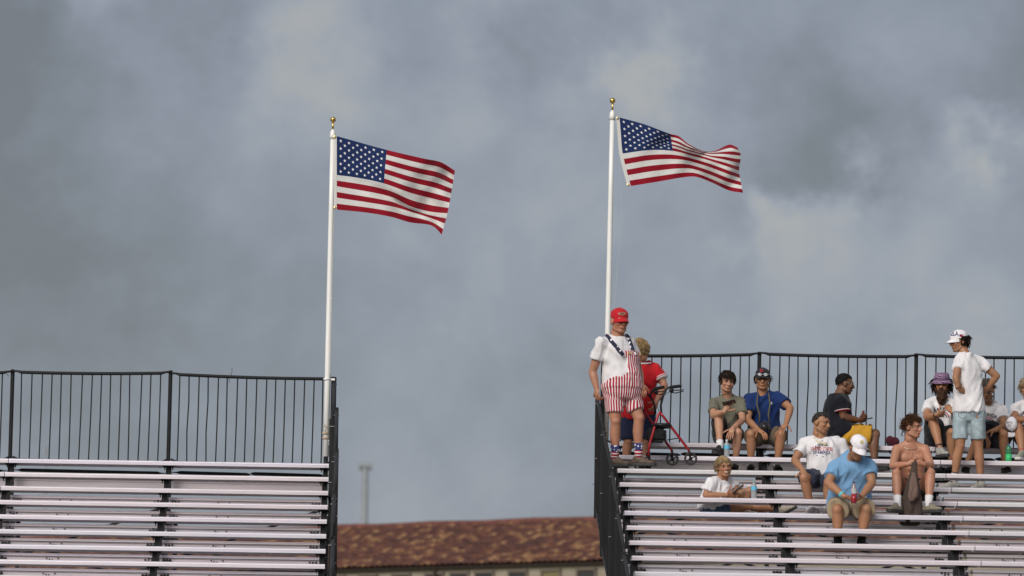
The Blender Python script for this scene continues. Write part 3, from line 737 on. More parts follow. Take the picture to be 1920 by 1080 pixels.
        for l in legs:
            H_, K_, A_ = J['h'+l], J['k'+l], J['n'+l]
            mb.cone(H_, lerp(H_, K_, .5), .092*rb, .078*rb); mb.cone(lerp(H_, K_, .5), K_, .078*rb, .054*rb)
            fw_ = Vector((0, -1, 0)); mb.ell(K_+(K_-(H_+A_)/2).normalized()*.012, (.052*rb,)*3)
            bk_ = ((H_+A_)/2-K_).normalized()*.016
            mb.cone(K_, lerp(K_, A_, .3)+bk_, .052*rb, .058*rb); mb.cone(lerp(K_, A_, .3)+bk_, lerp(K_, A_, .62)+bk_*.4, .058*rb, .044*rb); mb.cone(lerp(K_, A_, .62)+bk_*.4, A_, .044*rb, .034*rb)
        if s.muscle:
            for sx in (-1, 1):
                mb.ell(s.surf(.70, sx*28, -.025), (.085*sc, .045*sc, .06*sc)); mb.cone(s.surf(.93, sx*8, -.02), lerp(s.surf(.9, sx*60, -.02), J['sa' if sx < 0 else 'sb'], .6), .016, .014)
                for tt in (.22, .35, .48): mb.ell(s.surf(tt, sx*13, -.018), (.032, .03, .032))
        for h in (hands or []): s.hand(*h)
        q = remesh(mb, .0095, 5)
        # head: skull, jaw, nose, brow, cheeks, ears
        hm = MB(); Ml = s.HM*s.hsc
        def E(c, r): hm.ell(s.hp(*c), r, Ml, 18, 12)
        def C(a, b, ra, rb_): hm.cone(s.hp(*a), s.hp(*b), ra*s.hsc, rb_*s.hsc, 12)
        E((0, -.012, .030), (.076, .095, .088)); E((0, .022, -.03), (.064, .070, .080)); E((0, .048, -.088), (.034, .034, .028)); C((-.045, .0, -.065), (.045, .0, -.065), .030, .030)
        C((-.04, .02, -.075), (-.012, .06, -.092), .026, .024); C((.04, .02, -.075), (.012, .06, -.092), .026, .024)
        C((0, .092, .010), (0, .108, -.026), .010, .0145); C((-.010, .096, -.030), (.010, .096, -.030), .011, .011)
        C((-.036, .076, .027), (.036, .076, .027), .0155, .0155); E((-.040, .060, -.022), (.024, .026, .022)); E((.040, .060, -.022), (.024, .026, .022))
        C((-.019, .083, -.062), (.019, .083, -.062), .0105, .0105); C((0, .088, -.058), (0, .088, -.066), .012, .012)
        for sx in (-1, 1): E((sx*.078, -.012, -.004), (.011, .024, .033))
        C((0, -.03, -.05), (0, -.03, -.12), .052, .056)
        h = remesh(hm, .0052, 6)
        inv = s.HM.inverted()*(1/s.hsc); tint_h = []
        for i, p in enumerate(h.v):
            l = inv @ (p-s.j['hd'])
            for sx in (-1, 1):
                d2 = ((l.x-sx*.032)/.017)**2+((l.z-.003)/.011)**2
                if l.y > .03 and d2 < 6: h.v[i] = h.v[i]-s.HM @ Vector((0, 1, 0))*(.008*math.exp(-d2))*s.hsc
            c = Vector((1, 1, 1))
            if l.y > .06:
                lp = math.exp(-((l.x/.022)**2+((l.z+.062)/.0085)**2)*1.2); c = c*(1-lp)+Vector((.80, .48, .46))*lp
                for sx in (-1, 1):
                    e = math.exp(-(((l.x-sx*.032)/.022)**2+((l.z-.006)/.016)**2)); c = c*(1-.30*e)
                ck = math.exp(-(((abs(l.x)-.04)/.02)**2+((l.z+.025)/.02)**2)); c = Vector((c.x, c.y*(1-.16*ck), c.z*(1-.14*ck)))
            if stubble and l.z < -.035 and l.y > -.01:
                k = stubble*min(1, (-.035-l.z)/.02); c = c*(1-k)+Vector((.42, .40, .40))*k
            if face_red: c = Vector((c.x, c.y*(1-face_red), c.z*(1-face_red)))
            tint_h.append(c)
        nb = len(q.v); q.add(h.v, h.f); npst = len(q.v); q.add(s.post.v, s.post.f)
        me = q.mesh('body', root_loc(s.t), True)
        tints = []
        for i in range(nb):
            w = noise.noise(q.v[i]*6); tints.append((1+.05*w, 1-.05*max(0, w), 1-.06*max(0, w)))
        tints += [tuple(c) for c in tint_h]+[(1.0, .93, .92)]*len(s.post.v)
        colour_attr(me, tints)
        s.body_o = link('body', me, skin_mat(s.skin), s.t)
        for sx in (-1, 1):
            e = MB(); e.ell(s.hp(sx*.032, .0735, .003), (.0115, .0105, .0062), Ml, 12, 8); e.cur = 1; e.ell(s.hp(sx*.032, .0818, .0035), (.006, .0035, .0058), Ml, 10, 6); e.build('eye', [EYE, IRIS], s.t, True)
        if smile:
            e = MB(); e.tube([s.hp(x, .098-abs(x)*.45, -.0615+x*x*14) for x in (-.021, -.012, 0, .012, .021)], [.002, .004, .0048, .004, .002], 8); e.build('teeth', TEETH, s.t, True)
        return s
    def brows(s, hair, th=.0045):
        for sx in (-1, 1):
            e = MB(); e.tube([s.hp(sx*.014, .0935, .022), s.hp(sx*.032, .0915, .0285), s.hp(sx*.050, .075, .024)], [th*s.hsc, th*s.hsc, .002], 6); e.build('eyebrow', hair_mat(hair), s.t, True)
    def hand(s, side, tip, pn, curl=.5, th=1, spread=1.0):
        """side a/b, tip: photo point or vector the fingers head to, pn: palm facing, th: thumb side sign"""
        W_ = s.j['w'+side]; sc = s.sc
        d = (tip-W_).normalized(); pn = Vector(pn); pn = (pn-d*pn.dot(d)).normalized(); sd = d.cross(pn)*th
        M = Matrix((sd, d, pn)).transposed()
        s.skinmb.ell(W_+d*.045*sc, (.042*sc, .055*sc, .019*sc), M, 14, 9); s.skinmb.cone(W_-d*.01, W_+d*.03*sc, .027*sc, .026*sc)
        def chain(b, dv, lens, r, bend):
            pts = [b]; cur = dv.normalized(); ax = cur.cross(pn).normalized(); a = 0
            for L, g_ in zip(lens, bend):
                cur = (Matrix.Rotation(g_, 3, ax) @ cur); pts.append(pts[-1]+cur*L*sc)
            s.post.tube(pts+[pts[-1]+cur*.006], [r*sc*1.05, r*sc, r*sc*.94, r*sc*.8, r*sc*.35], 8)
        for k, (o, L) in enumerate(((.030, .92), (.010, 1.05), (-.010, 1.0), (-.029, .80))):
            b = W_+d*(.080-.004*(k == 3))*sc+sd*o*sc
            chain(b, d+sd*o*2.2*spread, (.045*L, .028*L, .022*L), .0088-.0008*(k == 3), (curl*.75, curl*1.1, curl*.7))
        chain(W_+d*.025*sc+sd*.034*sc+pn*.004, d*.62+sd*.75+pn*.25, (.036, .030, .024), .0098, (.05, curl*.35, curl*.5))
    def cover(s, name, mb, m_, voxel=.0105, smooth=4, amp=.006, freq=9, stretch=(1.6, 1.6, .7), seed=None, attr=None):
        q = remesh(mb, voxel, smooth)
        sd_ = random.uniform(0, 50) if seed is None else seed
        folds(q, amp*4.2, 9, .5, sd_); folds(q, amp*3.8, 8, -.6, sd_+3); folds(q, amp*3.0, 13, .05, sd_+7)
        me = q.mesh(name, root_loc(s.t), True)
        if attr: float_attr(me, attr[0], [attr[1](p) for p in q.v])
        o = link(name, me, m_, s.t); o_bvh = BVHTree.FromPolygons([tuple(v) for v in q.v], q.f)
        return o, o_bvh
    def shirt(s, m_, hem=-.10, infl=.02, sleeve=.58, neck=1.0, sl_r=.073, arms='ab', flare=.014, amp=.007, name='shirt', tilt=.045, cut_scoop=0):
        mb = MB(); sc = s.sc; rb = sc*(.55+.45*s.bk)
        s.loft(mb, hem, neck, lambda t: infl+flare*max(0, (.5-t)), 11, 32, tilt)
        for a in arms:
            S_, E_ = s.j['s'+a], s.j['e'+a]; c = lerp(S_, E_, sleeve)
            mb.cone(lerp(s.spine(.92), S_, .30), S_, .068*rb, .072*rb, 18); mb.cone(lerp(s.spine(.74), S_, .5), S_, .085*rb, .071*rb, 18); mb.cone(S_, lerp(S_, c, .5), .071*rb, .070*rb, 18, True, False); mb.cone(lerp(S_, c, .4), c, .067*rb, (.045+sl_r*.36)*rb, 18, True, False)
        return s.cover(name, mb, m_, amp=amp)
    def shorts(s, m_, ln=.8, r0=.108, r1=.088, top=.14, legs='ab', name='shorts', amp=.006, infl=.012, attr=None, extra=None):
        mb = MB(); rb = s.sc*(.55+.45*s.bk)
        s.loft(mb, -.2, top, infl, 6, 28)
        for l in legs:
            H_, K_ = s.j['h'+l], s.j['k'+l]; c = lerp(H_, K_, ln)
            mb.cone(H_, c, r0*rb, r1*rb, 20, True, False)
        if extra: extra(mb)
        return s.cover(name, mb, m_, amp=amp, attr=attr)
    def shoe(s, side, d, m_, sole_m, sock=None, sock_len=.11, ln=1.0, pitch=0.0, sock_attr=None):
        A_ = s.j['n'+side]; d = Vector(d).normalized(); z = Vector((0, 0, 1)); z = (z-d*z.dot(d)).normalized(); y = z.cross(d)
        M3 = Matrix((d, y, z)).transposed(); sc = s.sc*ln
        def P(a, b, c): return A_+M3 @ (Vector((a, b, c))*sc)
        mb = MB(); mb.ell(P(-.03, 0, -.042), (.052*sc, .038*sc, .044*sc), M3); mb.ell(P(.05, 0, -.045), (.085*sc, .041*sc, .036*sc), M3); mb.ell(P(.125, 0, -.054), (.068*sc, .044*sc, .028*sc), M3)
        mb.cone(P(-.008, 0, -.03), P(-.012, 0, .012), .046*sc, .043*sc, 14, True, False); mb.cone(P(.0, 0, -.0), P(.09, 0, -.04), .036*sc, .03*sc)
        q = remesh(mb, .0075, 2); me = q.mesh('shoe', root_loc(s.t), True); so = link('shoe', me, m_, s.t)
        out = [(-.085, 0), (-.075, .026), (-.04, .036), (.03, .036), (.09, .044), (.14, .046), (.18, .032), (.196, 0), (.18, -.032), (.14, -.046), (.09, -.044), (.03, -.036), (-.04, -.036), (-.075, -.026)]
        w = MB(); w.rings([[P(a, b*k, c) for a, b in out] for c, k in ((-.088, .96), (-.084, 1), (-.066, 1), (-.06, .95))]); w.build('sole', sole_m, so)
        lc = MB()
        for k in range(4): lc.tube([P(.03+.02*k, -.024, -.018-.006*k), P(.034+.02*k, 0, -.004-.007*k), P(.03+.02*k, .024, -.018-.006*k)], .0035*sc, 5)
        lc.build('laces', mat('laces', (.5, .48, .45), .8), so)
        if sock:
            K_ = s.j['k'+side]; u = (K_-A_).normalized(); k = MB()
            rb = s.sc*(.6+.4*s.bk)
            k.tube([A_-u*.03, A_+u*sock_len*.5, A_+u*sock_len], [.042*rb, .042*rb, .046*rb], 16); me = k.mesh('sock', root_loc(s.t), True)
            if sock_attr: float_attr(me, 'h', [(p-A_).dot(u)/sock_len for p in k.v])
            link('sock', me, sock, s.t)
        return so
    def hair(s, col, region, length=.03, n=260, flow=(0, -.3, -1), lift=.010, rough=.5, name='hair', r=.0042, bump=.008, curl=0.0):
        """region(d) -> True where hair grows (d: unit direction in head space, y front, z up)"""
        Ml = s.HM*s.hsc; mb = MB(); seg, ring = 36, 24; R = Vector((.0775, .0965, .089)); C0 = Vector((0, -.012, .030))
        vs, ok = [], []
        for i in range(ring+1):
            p = math.pi*i/ring
            for k in range(seg):
                w = 2*math.pi*k/seg; d = Vector((math.sin(p)*math.cos(w), math.sin(p)*math.sin(w), math.cos(p)))
                g_ = lift+bump*(noise.noise(d*7+Vector((s.Yb, 0, 3)))+.5*noise.noise(d*17))
                l = Vector((d.x*(R.x+g_), d.y*(R.y+g_), d.z*(R.z+g_)))+C0; vs.append(s.hp(*l)); ok.append(region(d))
        fs = []
        for i in range(ring):
            for k in range(seg):
                f = (i*seg+k, (i+1)*seg+k, (i+1)*seg+(k+1) % seg, i*seg+(k+1) % seg)
                if sum(ok[x] for x in f) >= 3: fs.append(f)
        mb.add(vs, fs)
        rnd = random.Random(int(s.Yb*100)+n); c = 0; tr = 0
        while c < n and tr < n*30:
            tr += 1; d = Vector((rnd.gauss(0, 1), rnd.gauss(0, 1), rnd.gauss(0, 1))).normalized()
            if not region(d): continue
            c += 1; p = Vector((d.x*R.x, d.y*R.y, d.z*R.z))+C0; fl = Vector(flow); fl = fl-d*fl.dot(d)*.8
            dirn = (fl.normalized()*(1-rough*.4)+d*.55+Vector((rnd.gauss(0, rough), rnd.gauss(0, rough), rnd.gauss(0, rough)))*.6).normalized(); pts = [s.hp(*p)]; L = length*rnd.uniform(.6, 1.25)
            cur = p+d*lift*.5; ax = d.cross(dirn)
            for k in range(4):
                cur = cur+dirn*L/4+Vector((rnd.gauss(0, 1), rnd.gauss(0, 1), rnd.gauss(0, 1)))*curl
                dirn = (dirn+Vector((0, 0, -.28))+d*(-.12)).normalized()
                q = cur-C0; e = (q.x/R.x)**2+(q.y/R.y)**2+(q.z/R.z)**2
                if e < 1.06: cur = C0+q*math.sqrt(1.08/e)
                pts.append(s.hp(*cur))
            mb.tube(pts, [r, r*1.15, r, r*.7, r*.2], 4)
        return mb.build(name, hair_mat(col), s.t, True)
    def cap(s, m_, brim_m=None, yaw=0.0, tilt=0.0, brim=.075, drop=.010, high=0.013, name='cap'):
        """baseball cap: crown shell, curved peak, button"""
        T = Matrix.Rotation(math.radians(yaw), 3, 'Z') @ Matrix.Rotation(math.radians(tilt), 3, 'X')
        def P(x, y, z): return s.hp(*(T @ Vector((x, y, z-.03))+Vector((0, 0, .03+high))))
        mb = MB(); seg, ring = 32, 10; vs, fs = [], []
        for i in range(ring+1):
            p = math.radians(97)*i/ring
            for k in range(seg):
                w = 2*math.pi*k/seg; sq = 1+.05*math.cos(p)*0
                vs.append(P(math.sin(p)*math.cos(w)*.086, -.008+math.sin(p)*math.sin(w)*.106, .036+math.cos(p)**.8*.088 if math.cos(p) > 0 else .036+math.cos(p)*.088))
        for i in range(ring):
            for k in range(seg): fs.append((i*seg+k, (i+1)*seg+k, (i+1)*seg+(k+1) % seg, i*seg+(k+1) % seg))
        mb.add(vs, fs); o = mb.build(name, m_, s.t, True)
        bv = BVHTree.FromPolygons([tuple(v) for v in mb.v], mb.f)
        b = MB(); nn = 14; rows = []
        for lay in (0, -.005):
            for j in range(5):
                r_ = []
                for k in range(nn+1):
                    w = math.radians(lerp(22, 158, k/nn)); u = j/4; x = math.cos(w)*.084; y = -.008+math.sin(w)*.104
                    e = math.sin(math.pi*k/nn)**.7
                    r_.append(P(x*(1-.03*u), y+u*brim*e, .030-drop*u*2-.022*(x/.084)**2*(.4+u*.6)+lay))
                rows.append(r_)
        v2 = [p for r_ in rows for p in r_]; n1 = nn+1; f2 = []
        for j in range(4):
            for k in range(nn):
                f2.append((j*n1+k, j*n1+k+1, (j+1)*n1+k+1, (j+1)*n1+k)); o5 = 5*n1; f2.append((o5+j*n1+k, o5+(j+1)*n1+k, o5+(j+1)*n1+k+1, o5+j*n1+k+1))
        for k in range(nn): f2.append((4*n1+k, 4*n1+k+1, 9*n1+k+1, 9*n1+k))
        b.add(v2, f2); b.build('brim', brim_m or m_, o, True)
        bt = MB(); bt.ell(P(0, -.008, .126), (.009, .009, .006), s.HM); bt.build('button', m_, o, True)
        sm = MB()
        for k in range(6):
            w = 2*math.pi*k/6+.5; sm.tube([P(math.sin(p)*math.cos(w)*.0868, -.008+math.sin(p)*math.sin(w)*.1068, .036+math.cos(p)**.8*.0886) for p in [i*.15+.05 for i in range(10)]], .0016, 4)
        sm.build('seam', m_, o, True)
        return o, bv, P
    def glasses(s, m_, dz=0.0, dy=0.0, lens=None, r=.021, name='glasses'):
        g_ = MB()
        for sx in (-1, 1):
            c = (sx*.033, .098+dy, .004+dz)
            g_.tube([s.hp(c[0]+r*math.cos(w), c[1], c[2]+r*.8*math.sin(w)) for w in [i*math.pi/6 for i in range(13)]], .0024, 5)
            g_.tube([s.hp(sx*(.033+r), .096+dy, .008+dz), s.hp(sx*.078, .06+dy*.5, .010+dz), s.hp(sx*.082, -.01, .008+dz)], .002, 5)
        g_.tube([s.hp(-.012, .099+dy, .008+dz), s.hp(.012, .099+dy, .008+dz)], .002, 5)
        o = g_.build(name, m_, s.t, True)
        if lens:
            l = MB()
            for sx in (-1, 1): l.ell(s.hp(sx*.033, .097+dy, .004+dz), (r*.95, .003, r*.78), s.HM*s.hsc)
            l.build('lens', lens, o, True)
        return o

def print_on(parent, bv, name, m_, verts, faces, cx, cy, scale, Y, rot=0.0, off=.004, warp=None):
    """flat print carried onto cloth: 2-D shape (metres/scale) laid on the surface facing the pitch"""
    C = at(cx, cy, Y); h0 = bv.ray_cast(CAM, ray(cx, cy).normalized())
    if h0[0] is not None: C = h0[0]
    R_ = Vector((math.cos(rot), 0, -math.sin(rot))); U_ = Vector((math.sin(rot), 0, math.cos(rot)))
    mb = MB(); vs = []
    for (x, y) in verts:
        if warp: x, y = warp(x, y)
        p = C+R_*x*scale+U_*y*scale; h = bv.ray_cast(Vector((p.x, C.y-.6, p.z)), Vector((0, 1, 0)))
        if h[0] is None: h = bv.find_nearest(p)
        vs.append(h[0]-Vector((0, off, 0)))
    mb.add(vs, faces); return mb.build(name, m_, parent)
_txt = {}
def text_shape(t, spacing=1.0):
    """outline letters as a flat mesh centred on the origin, cap height about 0.7"""
    if t in _txt: return _txt[t]
    c = bpy.data.curves.new('txt', 'FONT'); c.body = t; c.align_x = 'CENTER'; c.align_y = 'CENTER'; c.resolution_u = 2; c.offset = .018
    o = bpy.data.objects.new('txt', c); COL.objects.link(o); dg = bpy.context.evaluated_depsgraph_get(); dg.update(); me = o.evaluated_get(dg).to_mesh()
    r = ([(v.co.x, v.co.y) for v in me.vertices], [tuple(p.vertices) for p in me.polygons]); o.evaluated_get(dg).to_mesh_clear(); bpy.data.objects.remove(o); _txt[t] = r; return r
def star_shape(): return [(0, 0)]+[((1 if k % 2 == 0 else .42)*math.sin(math.pi*k/5), (1 if k % 2 == 0 else .42)*math.cos(math.pi*k/5)) for k in range(10)], [(0, 1+k, 1+(k+1) % 10) for k in range(10)]
def arc_shape(r0, r1, a0=15, a1=165, n=16):
    vs = []; 
    for k in range(n+1):
        w = math.radians(lerp(a0, a1, k/n)); vs += [(r0*math.cos(w), r0*math.sin(w)), (r1*math.cos(w), r1*math.sin(w))]
    return vs, [(2*k, 2*k+1, 2*k+3, 2*k+2) for k in range(n)]
def disc_shape(n=18): return [(math.cos(2*math.pi*k/n), math.sin(2*math.pi*k/n)) for k in range(n)], [tuple(range(n))]
def rect_shape(w, h): return [(-w, -h), (w, -h), (w, h), (-w, h)], [(0, 1, 2, 3)]
def short_hair(front=.42, side=-.15, nape=-.45):
    return lambda d: d.z > (front if d.y > .35 else (lerp(side, front, (d.y+.05)/.4) if d.y > -.05 else lerp(nape, side, min(1, (d.y+1)/.95)*1.0)))
def bottle(label, bx, by, Y, h, r, body_m, cap_m, label_m=None, liquid=None, name='water_bottle', cat='bottle', neck=.55, grp=None, z=None):
    B = at(bx, by, Y)
    if z is not None: B = Vector((B.x, Y, z))
    t = thing(name, label, cat, B, grp); q = MB()
    zs = [(0, .9), (.02, 1), (.15, .97), (.3, 1), (.45, .97), (.6, 1), (.72, .95), (.82, neck), (.90, .36), (.94, .36)]
    q.rings([[B+Vector((r*k*math.cos(2*math.pi*i/14), r*k*math.sin(2*math.pi*i/14), h*a)) for i in range(14)] for a, k in zs]); q.build('bottle_body', body_m, t, True)
    q = MB(); q.tube([B+Vector((0, 0, h*.925)), B+Vector((0, 0, h))], r*.42, 12); q.build('cap', cap_m, t)
    if label_m: q = MB(); q.tube([B+Vector((0, 0, h*.46)), B+Vector((0, 0, h*.68))], r*1.03, 16, False); q.build('wrapper', label_m, t, True)
    if liquid: q = MB(); q.tube([B+Vector((0, 0, h*.01)), B+Vector((0, 0, h*.42))], r*1.01, 16); q.build('liquid', liquid, t, True)
    return t
PHONE = mat('phone_black', (.012, .012, .014), .2); SCREEN = mat('phone_glass', (.03, .035, .045), .08)
def phone(label, c, up, nrm):
    """slab phone at c; up its long axis, nrm the way its screen faces"""
    up = Vector(up).normalized(); nrm = Vector(nrm); nrm = (nrm-up*nrm.dot(up)).normalized(); sd = up.cross(nrm)
    t = thing('phone', label, 'phone', c); M = Matrix.Translation(c) @ Matrix((sd, up, nrm)).transposed().to_4x4()
    q = MB(); q.box((-.037, -.076, -.005), (.037, .076, .005), .003, M); b = q.build('case', PHONE, t)
    q = MB(); q.box((-.033, -.07, .0052), (.033, .07, .0062), 0, M); q.build('screen', SCREEN, b)
    q = MB(); q.cone(M @ Vector((.02, .055, -.005)), M @ Vector((.02, .055, -.0075)), .007, .007, 10, False, False); q.build('camera_lens', PHONE, b); return t

# ------------------------------------------------------------------ people and what they hold
def Yr(i): return Y0-RUN*i
def Zr(i): return ZR-RISE*i
WHITE_T = fab('white', (.70, .675, .69)); SOLE = mat('sole_dark', (.03, .028, .027), .7); SOLEW = mat('sole_white', (.6, .58, .54), .7)
NAVYC = fab('navy', (.012, .016, .045)); BLACKF = fab('black', (.012, .012, .014)); REDC = mat('print_red', (.45, .02, .03), .8); BLUEC = mat('print_navy', (.03, .035, .13), .8); GREYC = mat('print_grey', (.25, .24, .25), .8)

# --- man in striped overalls, standing on the third bench
def stripe_mat(name, n, attr='stripe', stars=None):
    mt = bpy.data.materials.new(name); mt.use_nodes = True; nt = mt.node_tree; b = nt.nodes['Principled BSDF']; b.inputs['Roughness'].default_value = .85
    a = nt.nodes.new('ShaderNodeAttribute'); a.attribute_name = attr; mu = nt.nodes.new('ShaderNodeMath'); mu.operation = 'MULTIPLY'; mu.inputs[1].default_value = n
    fr = nt.nodes.new('ShaderNodeMath'); fr.operation = 'FRACT'; r = nt.nodes.new('ShaderNodeValToRGB'); r.color_ramp.interpolation = 'CONSTANT'
    r.color_ramp.elements[0].color = (.38, .006, .022, 1); r.color_ramp.elements[1].position = .60; r.color_ramp.elements[1].color = (.78, .74, .75, 1)
    nt.links.new(a.outputs['Fac'], mu.inputs[0]); nt.links.new(mu.outputs[0], fr.inputs[0]); nt.links.new(fr.outputs[0], r.inputs[0]); out = r.outputs[0]
    if stars:
        lt = nt.nodes.new('ShaderNodeMath'); lt.operation = 'GREATER_THAN'; lt.inputs[1].default_value = stars; nt.links.new(a.outputs['Fac'], lt.inputs[0])
        vo = nt.nodes.new('ShaderNodeTexVoronoi'); vo.inputs['Scale'].default_value = 30; tcx = nt.nodes.new('ShaderNodeTexCoord'); nt.links.new(tcx.outputs['Object'], vo.inputs['Vector'])
        r2 = nt.nodes.new('ShaderNodeValToRGB'); r2.color_ramp.interpolation = 'CONSTANT'; r2.color_ramp.elements[0].color = (.75, .73, .74, 1); r2.color_ramp.elements[1].position = .33; r2.color_ramp.elements[1].color = (.025, .03, .13, 1)
        nt.links.new(vo.outputs['Distance'], r2.inputs[0]); mx = nt.nodes.new('ShaderNodeMix'); mx.data_type = 'RGBA'; nt.links.new(lt.outputs[0], mx.inputs[0]); nt.links.new(out, mx.inputs[6]); nt.links.new(r2.outputs[0], mx.inputs[7]); out = mx.outputs[2]
    nt.links.new(out, b.inputs['Base Color']); return mt
def star_cloth(name, sc=26):
    mt = bpy.data.materials.new(name); mt.use_nodes = True; nt = mt.node_tree; b = nt.nodes['Principled BSDF']; b.inputs['Roughness'].default_value = .85
    vo = nt.nodes.new('ShaderNodeTexVoronoi'); vo.inputs['Scale'].default_value = sc; tcx = nt.nodes.new('ShaderNodeTexCoord'); nt.links.new(tcx.outputs['Object'], vo.inputs['Vector'])
    r2 = nt.nodes.new('ShaderNodeValToRGB'); r2.color_ramp.interpolation = 'CONSTANT'; r2.color_ramp.elements[0].color = (.75, .73, .74, 1); r2.color_ramp.elements[1].position = .36; r2.color_ramp.elements[1].color = (.014, .016, .045, 1)
    nt.links.new(vo.outputs['Distance'], r2.inputs[0]); nt.links.new(r2.outputs[0], b.inputs['Base Color']); return mt
STARRY = star_cloth('starry_navy')
p = Person('man in striped overalls and red cap standing by the side guard', Yr(2)+.12, (1175, 881), dict(
    pel=(1166, 730, 0), nek=(1156, 629, .02), sa=(1128, 641, -.10), sb=(1180, 639, .10), hd=(1161.5, 603.5, -.03), hip=(.93, .36, 0),
    ea=(1111, 697, -.02), wa=(1119, 729, -.06), eb=(1197, 692, .14), wb=(1203, 719, -.0), ka=(1154, 791, -.06), na=(1153, 860, .02), kb=(1198, 785, -.02), nb=(1197, 858, .04)),
    'red', 1.05, 1.08, .035, (22, 2, 0, 1.14))
p.body([('a', at(1120, 756, p.Yb-.08), (.6, .5, 0), .9, -1), ('b', at(1208, 738, p.Yb-.06), (-.4, .8, 0), .5, 1)], stubble=.12, face_red=.1, neck_r=.068)
p.brows('ashblond', .003)
o, bv1 = p.shirt(WHITE_T, hem=-.02, infl=.022, sleeve=.56, sl_r=.085, amp=.005)
def str1(q):
    k = p.j['pel']; l = q-k; side = p.hside; fw = Vector((side.y, -side.x, 0))
    x = l.dot(side); y = l.dot(fw)
    sc_ = 1.0
    if q.z < k.z-.12: x -= (.10 if x > 0 else -.10); sc_ = .62
    return (math.atan2(x, y+.02)/(2*math.pi)+.5)*sc_+.006*noise.noise(q*8)
def bibx(mb): p.slab(mb, .0, .68, lambda t: 0-85*min(1, max(0, (.25-t)/.12)), lambda t: 55+25*min(1, max(0, (.30-t)/.2)), .02, .052)
ov, bvo = p.shorts(stripe_mat('overall_stripes', 44), .70, .112, .092, .10, name='overalls', amp=.004, infl=.042, attr=('stripe', str1), extra=bibx)
sp = MB(); p.slab(sp, -.04, .60, 56, 80, .03, .046); sp.build('side_panel', STARRY, p.t, True)
for (x0, y0), (x1, y1) in (((1166, 668), (1134, 626)), ((1187, 669), (1173, 626))):
    pts = []
    for k in range(9):
        u = k/8; h = bv1.ray_cast(CAM, ray(lerp(x0, x1, u)+2.2*math.sin(math.pi*u), lerp(y0, y1, u)).normalized())
        if h[0] is not None: pts.append(h[0]+h[1]*(.034 if k < 2 else .010))
    pts += [pts[-1]+Vector((-.01, .05, .012)), pts[-1]+Vector((.0, .13, -.03))]
    q = MB(); q.tube(pts, .021, 8, True, (Vector((.0, 1, 0)), .5)); q.build('strap', STARRY, p.t, True)
for a0 in (6, 46):
    c = p.surf(.62, a0, .064); q = MB(); q.box((c.x-.016, c.y-.004, c.z-.012), (c.x+.016, c.y+.004, c.z+.012), .002); q.build('buckle', mat('brass', (.7, .45, .15), .3, .9), p.t)
RCAP = fab('cap_red', (.48, .012, .022)); oc, bvc, _ = p.cap(RCAP, None, 0, -6, .062, .014)
v, f = disc_shape(); print_on(oc, bvc, 'emblem', mat('emblem_bronze', (.36, .22, .14), .6), [(x*1.5, y*.62) for x, y in v], f, 1166, 588, .030, p.Yb, 0, .006)
v, f = text_shape('USA'); print_on(oc, bvc, 'cap_lettering', mat('emblem_dark', (.16, .03, .03), .7), v, f, 1166, 588, .032, p.Yb, 0, .009)
for k in range(3): v, f = rect_shape(.12, .5); print_on(oc, bvc, 'cap_stripe', WHITE_T, v, f, 1153.5+k*2.3, 598-k*.4, .024, p.Yb, .35, .005)
BROWNS = mat('shoe_brown', (.085, .055, .038), .65, 0, .3, 18, .2, 80)
SOCKM = stripe_mat('flag_sock', 4.6, 'h', .52)
p.shoe('a', (.82, -.57, 0), BROWNS, SOLE, SOCKM, .155, 1.0, sock_attr=True); p.shoe('b', (.96, -.28, 0), BROWNS, SOLE, SOCKM, .165, 1.02, sock_attr=True)

# --- woman in red jersey bent over her walker, behind him
p = Person('woman in red jersey and navy shorts half hidden behind the striped overalls', Yr(0)-.20, (1194, 893), dict(
    pel=(1196, 771, .0), nek=(1203, 680, -.10), sa=(1184, 690, .05), sb=(1230, 690, -.10), hd=(1195, 656, -.14), hip=(.95, -.2, 0),
    ea=(1178, 735, 'n'), wa=(1196, 752, 'n'), eb=(1246, 722, -.16), wb=(1231, 752, -.26), ka=(1178, 826, -.02), na=(1172, 876, .06), kb=(1212, 826, -.04), nb=(1209, 876, .04)),
    'red', .95, 1.12, .03, (-120, 26, 4, .90))
p.body([('b', at(1228, 766, p.Yb-.3), (-.6, .5, 0), .7, -1)])
o, bv = p.shirt(fab('jersey_red', (.50, .012, .018)), hem=-.16, infl=.024, sleeve=.60, sl_r=.085)
S_, E_ = p.j['sb'], p.j['eb']
for u, m_ in ((.50, WHITE_T), (.545, REDC), (.59, WHITE_T)):
    q = MB(); a = lerp(S_, E_, u); b = lerp(S_, E_, u+.045); q.tube([a, b], .083, 18); q.build('sleeve_band', m_, p.t, True)
q = MB(); q.tube([p.surf(.985, w, .026) for w in range(0, 361, 30)], .009, 6); q.build('collar', WHITE_T, p.t, True)
p.shorts(NAVYC, .98, .112, .098)
p.hair('blond', lambda d: d.z > (-.55 if d.y < .1 else (.35 if d.y > .5 else -.3)), .11, 900, (0, -.5, -1), .012, .12, r=.0030, bump=.010)
for sd, dr in (('a', (.3, -.95, 0)), ('b', (.5, -.85, 0))): p.shoe(sd, dr, BLACKF, SOLE, None)

